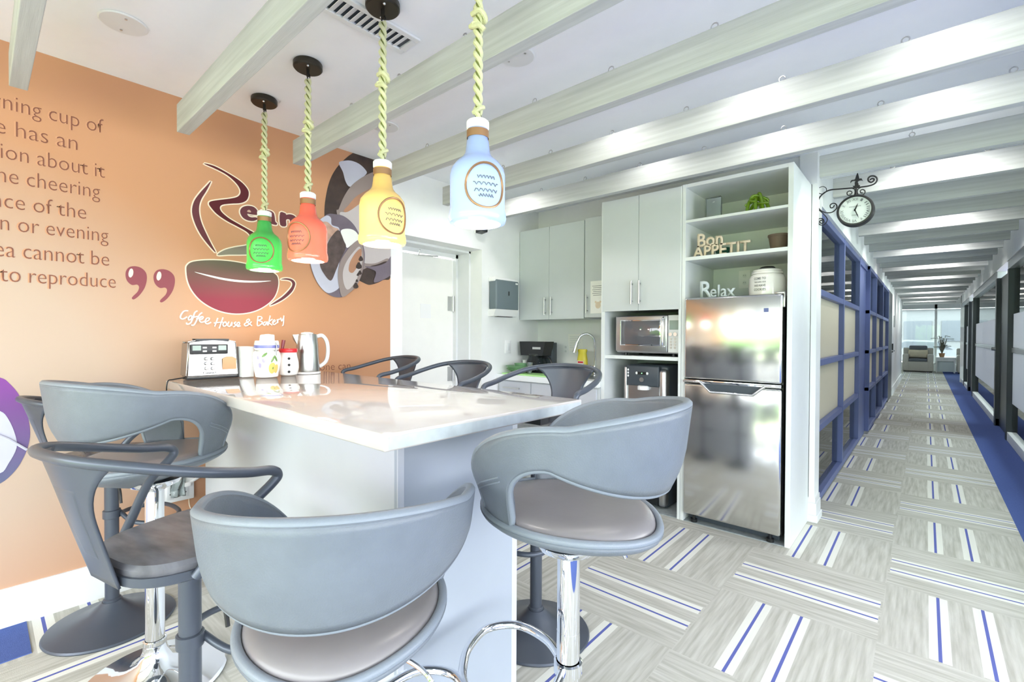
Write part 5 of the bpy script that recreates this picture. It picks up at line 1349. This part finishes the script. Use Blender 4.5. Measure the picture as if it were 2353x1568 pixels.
tumbler('paper_cup', 'tall white paper cup stack left of the coffee maker', 1206, 3.98, .022, .026, .135, 'paper')
tumbler('drinking_glass', 'clear tapered glass between cup stack and coffee maker', 1217, 3.78, .022, .034, .125, 'clear')
tumbler('drinking_glass', 'short clear glass left of the yellow soap bottle', 1312, 4.15, .033, .038, .07, 'clear')
a0 = on_wt(1139, 858); 
t = thing('cutting_board', 'light green cutting board lying on the worktop edge', 'cutting board', (-2.95, 3.73, wz))
b = MB(); b.prism([(-3.34, 3.64, wz), (-2.72, 3.63, wz), (-2.66, 3.70, wz), (-2.70, 3.86, wz), (-3.30, 3.86, wz), (-3.37, 3.74, wz)], (0, 0, .012)); b.build('board', 'green_board', t, smooth=False)
t = thing('dish_rack', 'green tinted clear dishes stacked on cutting board by the wall', 'dishes', (-3.2, 3.78, wz + .012))
b = MB(); b.lathe([(.05, 0), (.055, 0), (.13, .045), (.126, .045), (.05, .005)], (-3.22, 3.77, wz + .0125), 28); b.build('bowl', 'green_clear', t)
b = MB(); b.lathe([(.06, .02), (.075, .02), (.14, .075), (.136, .075), (.06, .025)], (-3.22, 3.77, wz + .0125), 28); b.build('bowl', 'green_clear', t)
b = MB(); b.lathe([(.03, .05), (.05, .05), (.07, .1), (.066, .1), (.03, .055)], (-3.2, 3.78, wz + .0125), 24); b.build('cup', 'green_clear', t)
b = MB(); b.box(KX + .03, at(1200, 840, Y=3.9).x, 3.865, 3.90, wz, wz + .02, .004); tag(b.build('serving_tray', 'dark'), 'dark low tray at the worktop back against the wall corner', 'tray')

# ================================================================== ON THE OPEN SHELVES
def shelf_z(i): return (2.3505, 2.0625)[i]
b0, b1 = at(1620, 480, Y=3.76), at(1656, 480, Y=3.76); bz = at(1640, 452, Y=3.76).z
t = thing('display_block', 'clear and silver upright display block on the top shelf', 'ornament', ((b0.x + b1.x) / 2, 3.78, shelf_z(0)))
b = MB(); b.box(b0.x, b1.x, 3.76, 3.80, shelf_z(0), bz, .004); b.build('block', 'clear', t)
b = MB(); b.box(b0.x + .008, b1.x - .002, 3.772, 3.79, shelf_z(0) + .004, bz - .01); b.build('silver_face', mat('etched_silver', (186, 194, 198), .25, metal=.7, var=.3, vscale=9), t, smooth=False)
gc = at(1740, 472, Y=3.82)
t = thing('glass_ornament', 'lime green twisted glass ornament on the top shelf', 'ornament', (gc.x, 3.82, shelf_z(0)))
gz = shelf_z(0) + .012
for i, (a, rr_, h_) in enumerate(((0.2, .07, .1), (1.3, .06, .12), (2.4, .075, .08), (3.6, .065, .13), (4.7, .06, .1), (5.6, .05, .14))):
    ca, sa = math.cos(a), math.sin(a)
    pts = smooth_path([(gc.x + ca * rr_ * 1.15, 3.82 + sa * rr_ * .8, gz), (gc.x + ca * rr_ * .9, 3.82 + sa * rr_ * .7, gz + h_ * .6), (gc.x + ca * .02, 3.82 + sa * .02, gz + h_), (gc.x - ca * .05 - sa * .03, 3.82 - sa * .04, gz + h_ * .75), (gc.x - ca * .09 + sa * .03, 3.82 - sa * .05, gz + h_ * .45 + .02)], 6)
    b = MB(); b.tube(pts, lambda q: .0135 - .006 * q, 10); b.build('glass_strand', 'green_glass', t)
def letters(name, label, lines, material, y, depth):
    t = thing(name, label, 'word sign', (at(lines[0][1], 590, Y=y).x, y, lines[0][3]))
    for nm, (body, x0p, x1p, z0, h_, off) in enumerate(lines):
        xa_, xb_ = at(x0p, 580, Y=y).x, at(x1p, 580, Y=y).x
        o = place_text('word', body, material, (xa_, y, z0), (1, 0, 0), (0, 0, 1), xb_ - xa_, h_, -depth, off, t)
    return t
z2 = shelf_z(1)
letters('word_sign', 'pale wooden cut-out word sign on the middle shelf', [('APPETIT', 1592, 1723, z2, .09, .02), ('Bon', 1602, 1660, z2 + .078, .105, .02)], 'wood', 3.72, .02)
gb = at(1661, 552, Y=3.95)
b = MB(); b.lathe([(0, 0), (.03, 0), (.036, .01), (.06, .09), (.056, .09), (.03, .012), (0, .012)], (gb.x, 3.95, z2), 30); tag(b.build('small_bowl', 'green_dark'), 'dark green glazed cup hidden behind the wooden word sign', 'cup')
pb_ = at(1800, 555, Y=3.80)
b = MB(); b.lathe([(0, 0), (.05, 0), (.066, .1), (.07, .1), (.07, .115), (.062, .115), (.05, .01), (0, .01)], (min(pb_.x + .02, -.80), 3.80, z2), 30); tag(b.build('plant_pot', 'brown'), 'small brown pot at the right end of the middle shelf', 'pot')
FT = 1.7425
lw = letters('word_sign', 'grey cut-out word sign standing on top of the fridge', [('elax', 1632, 1690, FT, .095, .01), ('R', 1609, 1637, FT, .13, .02)], 'grey_letters', 3.70, .018)
jx0, jx1 = at(1719, 650, Y=3.82).x, at(1807, 650, Y=3.82).x; jx = (jx0 + jx1) / 2; jR = (jx1 - jx0) / 2 * .96; jH = at(1765, 617, Y=3.82).z - FT
t = thing('cookie_jar', 'white cookie jar with grey lettering on top of the fridge', 'jar', (jx, 3.83, FT))
b = MB(); b.lathe([(0, 0), (.93 * jR, 0), (.99 * jR, .04 * jH), (1.0 * jR, .3 * jH), (.98 * jR, .62 * jH), (.9 * jR, .74 * jH), (.82 * jR, .78 * jH), (0, .78 * jH)], (jx, 3.83, FT), 48); b.build('jar_body', 'ceramic', t)
b = MB(); b.lathe([(0, .785 * jH), (.84 * jR, .785 * jH), (.86 * jR, .8 * jH), (.86 * jR, .86 * jH), (.80 * jR, .88 * jH), (.78 * jR, .94 * jH), (.6 * jR, .98 * jH), (0, .98 * jH)], (jx, 3.83, FT), 48); b.build('lid', 'ceramic', t)
b = MB(); b.tube(smooth_path([(jx - .05, 3.83, FT + .97 * jH), (jx - .03, 3.83, FT + 1.04 * jH), (jx + .03, 3.83, FT + 1.04 * jH), (jx + .05, 3.83, FT + .97 * jH)], 5), .009, 8); b.build('lid_handle', 'iron', t)
for body, zf_, wf in (('COME TO', .56, .62), ('THE DARK SIDE', .45, .62), ('WE HAVE', .31, .60), ('COOKIES', .17, .62)):
    me = text_mesh(body, 1.0, 0, .012); xs = [v.co.x for v in me.vertices]; ys = [v.co.y for v in me.vertices]
    W_ = jR * wf; h_ = jH * (.085 if 'DARK' not in body else .055)
    bm = bmesh.new(); bm.from_mesh(me)
    bmesh.ops.triangulate(bm, faces=bm.faces)
    for v in bm.verts:
        u_ = (v.co.x - min(xs)) / (max(xs) - min(xs)); v_ = (v.co.y - min(ys)) / (max(ys) - min(ys))
        a = -.30 - W_ / jR * .55 + u_ * W_ / jR * 1.1 + .12
        v.co = Vector((math.sin(a) * (jR + .0012), -math.cos(a) * (jR + .0012), zf_ * jH + v_ * h_))
    bm.to_mesh(me); bm.free(); me.materials.clear(); me.materials.append(MT['text_grey'])
    o = bpy.data.objects.new('lettering_line', me); COL.objects.link(o); o.parent = t

# ================================================================== BRACKET CLOCK
CY_ = 4.36
t = thing('bracket_clock', 'black iron double sided station clock on scroll bracket beside the corridor', 'clock', (-0.64, CY_, 2.3))
def cp3(px_, py_, dy=0): return at(px_, py_, Y=CY_ + dy)
def zc3(pts): return [cp3(1860 + x * .1148, 380 + y * .1148) for x, y in pts]
cc = cp3(1967, 485); R0 = .115
rx = (at(2009, 485, Y=CY_ - .04).x - at(1921, 485, Y=CY_ - .04).x) / 2 * .98
cc = at(1964.5, 483, Y=CY_ - .04); R0 = rx
b = MB(); b.lathe([(R0 * .86, -.042), (R0 * .9, -.05), (R0 * .98, -.048), (R0 * 1.02, -.03), (R0 * 1.0, 0), (R0 * 1.02, .03), (R0 * .98, .048), (R0 * .9, .05), (R0 * .86, .042)], (cc.x, CY_, cc.z), 56, axis=(0, 1, 0)); b.build('case', 'iron', t)
b = MB(); b.cyl((cc.x, CY_ - .04, cc.z), (cc.x, CY_ + .04, cc.z), R0 * .88, n=56); dial = b.build('dial', 'dial', t)
for i, num in enumerate(('XII', 'I', 'II', 'III', 'IIII', 'V', 'VI', 'VII', 'VIII', 'IX', 'X', 'XI')):
    a = i * PI / 6; up = Vector((math.sin(a), 0, math.cos(a))); rt_ = Vector((math.cos(a), 0, -math.sin(a)))
    wn_ = .010 * len(num) + .004; h_ = R0 * .17
    o = Vector((cc.x, CY_ - .0405, cc.z)) + up * (R0 * .62) - rt_ * (wn_ / 2)
    place_text('numeral', num, 'text_grey', o, rt_, up, wn_, h_, .0004, 0, dial)
place_text('dial_text', 'ANTIQUITE', 'text_grey', (cc.x - R0 * .32, CY_ - .0405, cc.z + R0 * .2), (1, 0, 0), (0, 0, 1), R0 * .64, R0 * .07, .0004, 0, dial)
place_text('dial_text', 'PARIS', 'text_grey', (cc.x - R0 * .16, CY_ - .0405, cc.z - R0 * .36), (1, 0, 0), (0, 0, 1), R0 * .32, R0 * .07, .0004, 0, dial)
def hand(a, L, w_):
    up = Vector((math.sin(a), 0, math.cos(a))); rt_ = Vector((math.cos(a), 0, -math.sin(a))); o = Vector((cc.x, CY_ - .0425, cc.z))
    m = MB(); m.prism([o - rt_ * w_ - up * .008, o + rt_ * w_ - up * .008, o + rt_ * w_ * .8 + up * L * .6, o + up * L, o - rt_ * w_ * .8 + up * L * .6], (0, -.002, 0)); return m
hand(.36, R0 * .46, .0045).build('hour_hand', 'black', dial, smooth=False); hand(2.78, R0 * .62, .0036).build('minute_hand', 'black', dial, smooth=False)
b = MB(); b.tube(zc3([(165, 335), (160, 560), (155, 800), (148, 1100), (142, 1320)]), .0055, 6)
top = cp3(1879, 420); bot = cp3(1877, 531)
b.build('wall_bar', 'iron', t)
b = MB(); b.tube(smooth_path(zc3([(158, 760), (185, 680), (240, 600), (330, 530), (430, 492), (600, 475), (850, 455), (1040, 435), (1200, 410), (1300, 370), (1350, 310), (1345, 250), (1290, 215), (1220, 220), (1175, 265), (1185, 315), (1235, 340), (1285, 310), (1290, 275), (1250, 265), (1210, 295)]), 6), .0058, 6); b.build('bracket_arm', 'iron', t)
b = MB(); b.tube(smooth_path(zc3([(160, 760), (180, 850), (240, 915), (340, 950), (450, 940), (530, 880), (550, 820), (520, 770), (460, 765), (415, 800), (425, 850), (470, 845), (500, 800)]), 6), .0042, 6); b.build('scroll', 'iron', t)
b = MB(); b.tube(smooth_path(zc3([(165, 490), (200, 450), (270, 425), (330, 455), (340, 510), (300, 560), (240, 575), (180, 550), (165, 500)]), 6), .0028, 6); b.build('scroll', 'iron', t)
b = MB(); b.tube(smooth_path(zc3([(150, 1130), (180, 1080), (240, 1065), (285, 1100), (275, 1150), (230, 1160), (205, 1130), (230, 1100), (255, 1115)]), 6), .004, 6); b.build('scroll', 'iron', t)
b = MB(); b.tube(smooth_path(zc3([(195, 900), (290, 985), (350, 1060), (345, 1130), (290, 1190), (220, 1195), (170, 1150)]), 6), .0035, 6); b.build('scroll', 'iron', t)
for sc_ in ([(850, 460), (900, 480), (912, 540), (890, 600), (800, 605), (755, 580), (760, 535), (810, 515), (850, 540), (835, 575), (800, 578)], [(1030, 440), (970, 480), (958, 540), (985, 590), (1070, 590), (1110, 550), (1105, 505), (1060, 485), (1020, 510), (1030, 550), (1070, 550)]):
    b = MB(); b.tube(smooth_path(zc3(sc_), 6), .0038, 6); b.build('scroll', 'iron', t)
b = MB(); b.tube(zc3([(937, 440), (933, 590)]), .006, 8); b.build('hanger_rod', 'iron', t)
m = MB(); P = smooth_path(zc3([(962, 150), (985, 210), (1000, 265), (1040, 262), (1072, 320), (1050, 300), (1010, 300), (975, 315), (970, 350), (985, 370), (975, 390), (1010, 400), (990, 425), (940, 438), (880, 432), (868, 412), (905, 405), (905, 345), (920, 315), (870, 310), (835, 330), (825, 358), (820, 330), (845, 295), (905, 282), (930, 220)]), 4, True)
m.prism(P, (0, .012, 0)); m.build('fleur_finial', 'iron', t, smooth=False)

# ================================================================== CORRIDOR THINGS
ep = at(2251, 628, X=.84)
t = thing('emergency_light', 'grey emergency light high on the right side of the corridor', 'light', (.85, ep.y, ep.z))
b = MB(); b.box(.70, .848, ep.y - .1, ep.y + .1, ep.z - .06, ep.z + .06, .012); b.build('housing', 'grey_letters', t)
for s in (-1, 1):
    b = MB(); b.cyl((.66, ep.y + s * .06, ep.z), (.70, ep.y + s * .06, ep.z), .05, .035, 18); b.build('lamp_head', 'clear', t)
b = MB(); b.cyl((.72, ep.y - .105, ep.z - .05), (.72, ep.y - .1, ep.z - .05), .008, n=10); b.build('status_light', 'red', t)
e2 = at(2140, 692, Y=20.98)
b = MB(); b.box(e2.x - .07, e2.x + .07, 20.95, 20.999, e2.z - .045, e2.z + .045, .006); tag(b.build('door_sensor', 'black'), 'small black motion sensor on the header at the corridor end', 'sensor')
for (px_, py_, hh_, lab, m_) in ((2054, 739, .3, 'small grey wall control panel high on the far corridor wall', 'steel2'), (2050, 800, .22, 'small black card reader on the far corridor wall', 'black')):
    e3 = at(px_, py_, X=-.64)
    b = MB(); b.box(-.639, -.62, e3.y - .15, e3.y + .15, e3.z - hh_ / 2, e3.z + hh_ / 2, .004); tag(b.build('wall_device', m_), lab, 'wall device')

# vestibule furniture
def armchair(x0, x1, y, label):
    t = thing('wicker_armchair', label, 'armchair', ((x0 + x1) / 2, y + .45, 0), 'wicker armchairs in the vestibule')
    b = MB(); b.box(x0 + .01, x1 - .01, y, y + .85, .04, .44, .03, 3); b.build('seat_base', 'wicker', t)
    for (a, c_) in ((x0, x0 + .2), (x1 - .2, x1)):
        b = MB(); b.box(a, c_, y - .01, y + .85, .05, .74, .04, 3); b.build('armrest', 'wicker', t)
    b = MB(); b.box(x0, x1, y + .72, y + .88, .05, 1.0, .05, 3); b.build('back_frame', 'wicker', t)
    b = MB(); b.box(x0 + .2, x1 - .2, y - .02, y + .66, .44, .56, .04, 3); b.build('seat_cushion', 'grey_cushion', t)
    b = MB(); b.box(x0 + .2, x1 - .2, y + .60, y + .73, .56, 1.1, .05, 3); b.build('back_cushion', 'grey_cushion', t)
    b = MB()
    for s in (x0 + .08, x1 - .08): b.box(s - .04, s + .04, y + .05, y + .12, .001, .05)
    b.build('front_feet', 'black', t, smooth=False)
    return t
armchair(-.74, .25, 25.95, 'grey wicker armchair with dark cushions by the far window')
def pillow(x, y, z, label):
    m = MB()
    def pf(u, v):
        a, c_ = (u - .5) * 2, (v - .5) * 2
        return Vector((x + a * .3, y - .08 * math.sqrt(max(0, (1 - a ** 4) * (1 - c_ ** 4))), z + .17 + c_ * .17 * (1 - .08 * (1 - a * a))))
    m.grid(pf, 17, 13); o = m.build('throw_pillow', 'pale_cushion', solid=.02, angle=80); return tag(o, label, 'pillow')
pillow(-.245, 26.455, .575, 'cream striped throw pillow leaning on the dark armchair cushion')
armchair(.95, 1.5, 25.9, 'grey wicker armchair right of the white side table, partly hidden')
t = thing('side_table', 'white side table with drawer beside the wicker armchair', 'table', (.6, 26.3, 0))
b = MB(); b.box(.30, .92, 26.0, 26.6, .60, .64, .006); b.build('table_top', 'trim', t)
b = MB(); b.box(.32, .90, 26.02, 26.58, .48, .60, .004); d = b.build('drawer', 'trim', t, smooth=False)
MB().box(.54, .68, 26.0, 26.02, .535, .55).build('handle', 'steel2', d)
for (x_, y_) in ((.32, 26.02), (.86, 26.02), (.32, 26.54), (.86, 26.54)):
    b = MB(); b.box(x_, x_ + .04, y_, y_ + .04, .001, .48); b.build('leg', 'trim', t, smooth=False)
b = MB(); b.box(.36, .86, 26.06, 26.54, .05, .46, .004); b.build('lower_box', 'grey_letters', t, smooth=False)
t = thing('potted_plant', 'feathery plant in gold pot on the white side table', 'plant', (.5, 26.3, .64))
b = MB(); b.lathe([(0, 0), (.07, 0), (.1, .16), (.09, .16), (.06, .02), (0, .02)], (.5, 26.3, .6405), 20); b.build('pot', 'gold_ring', t)
b = MB()
for i in range(34):
    a = random.uniform(0, 2 * PI); L = random.uniform(.15, .4); h_ = random.uniform(.25, .75)
    p0 = Vector((.5, 26.3, .78)); p1 = p0 + Vector((math.cos(a) * L * .4, math.sin(a) * L * .3, h_)); p2 = p0 + Vector((math.cos(a) * L, math.sin(a) * L * .7, h_ * .95))
    b.tube([p0, p1, p2], lambda q: .012 * (1 - q) + .004, 4)
    for j in range(5):
        q = p1.lerp(p2, j / 5); d_ = Vector((math.cos(a + 1.5), math.sin(a + 1.5) * .5, -.3)) * .06
        b.poly([q, q + d_, q + d_ * .5 + (p2 - p1) * .3])
b.build('foliage', 'leaf', t, recalc=False)

# ================================================================== OUTSIDE THE FAR WINDOW
b = MB(); b.box(-25, 30, 27.3, 80, -.15, -.05); struct(b.build('ground_street', 'asphalt', smooth=False))
t = thing('office_building', 'pale office building across the street beyond the far window', 'building', (2, 46, 0))
b = MB(); b.box(-12, 16, 44, 50, -.05, 3.4); b.build('wall', 'facade', t, smooth=False)
for i in range(9):
    b = MB(); b.box(-7.2 + i * 2.0, -5.7 + i * 2.0, 43.93, 43.99, 1.2, 2.6); b.build('window', 'facade_glass', t, smooth=False)
b = MB(); b.box(-12.2, 16.2, 43.8, 50.2, 3.4, 3.7); b.build('parapet', 'trim', t, smooth=False)
t = thing('parked_car', 'white car parked outside the far window', 'car', (0, 33, -.05))
prof = [(-2.1, .25), (2.2, .25), (2.25, .62), (1.9, .78), (1.15, .86), (.65, 1.32), (-.9, 1.36), (-1.55, .95), (-2.1, .88), (-2.2, .6)]
b = MB(); b.prism([(x_, 32.2, z_ - .05) for x_, z_ in prof], (0, 1.7, 0)); bmesh.ops.bevel(b.bm, geom=list(b.bm.edges), offset=.05, segments=2, affect='EDGES'); b.build('car_body', 'car', t)
b = MB(); b.prism([(x_, 32.185, z_ - .05) for x_, z_ in ((1.0, .9), (.6, 1.25), (-.85, 1.28), (-1.35, .95))], (0, .02, 0)); b.build('side_windows', 'facade_glass', t, smooth=False)
for x_ in (-1.35, 1.4):
    b = MB(); b.cyl((x_, 32.16, .27), (x_, 32.36, .27), .32, n=24); b.build('wheel', 'tyre', t)
for o in bpy.data.objects:
    if '_o' in o: del o['_o']
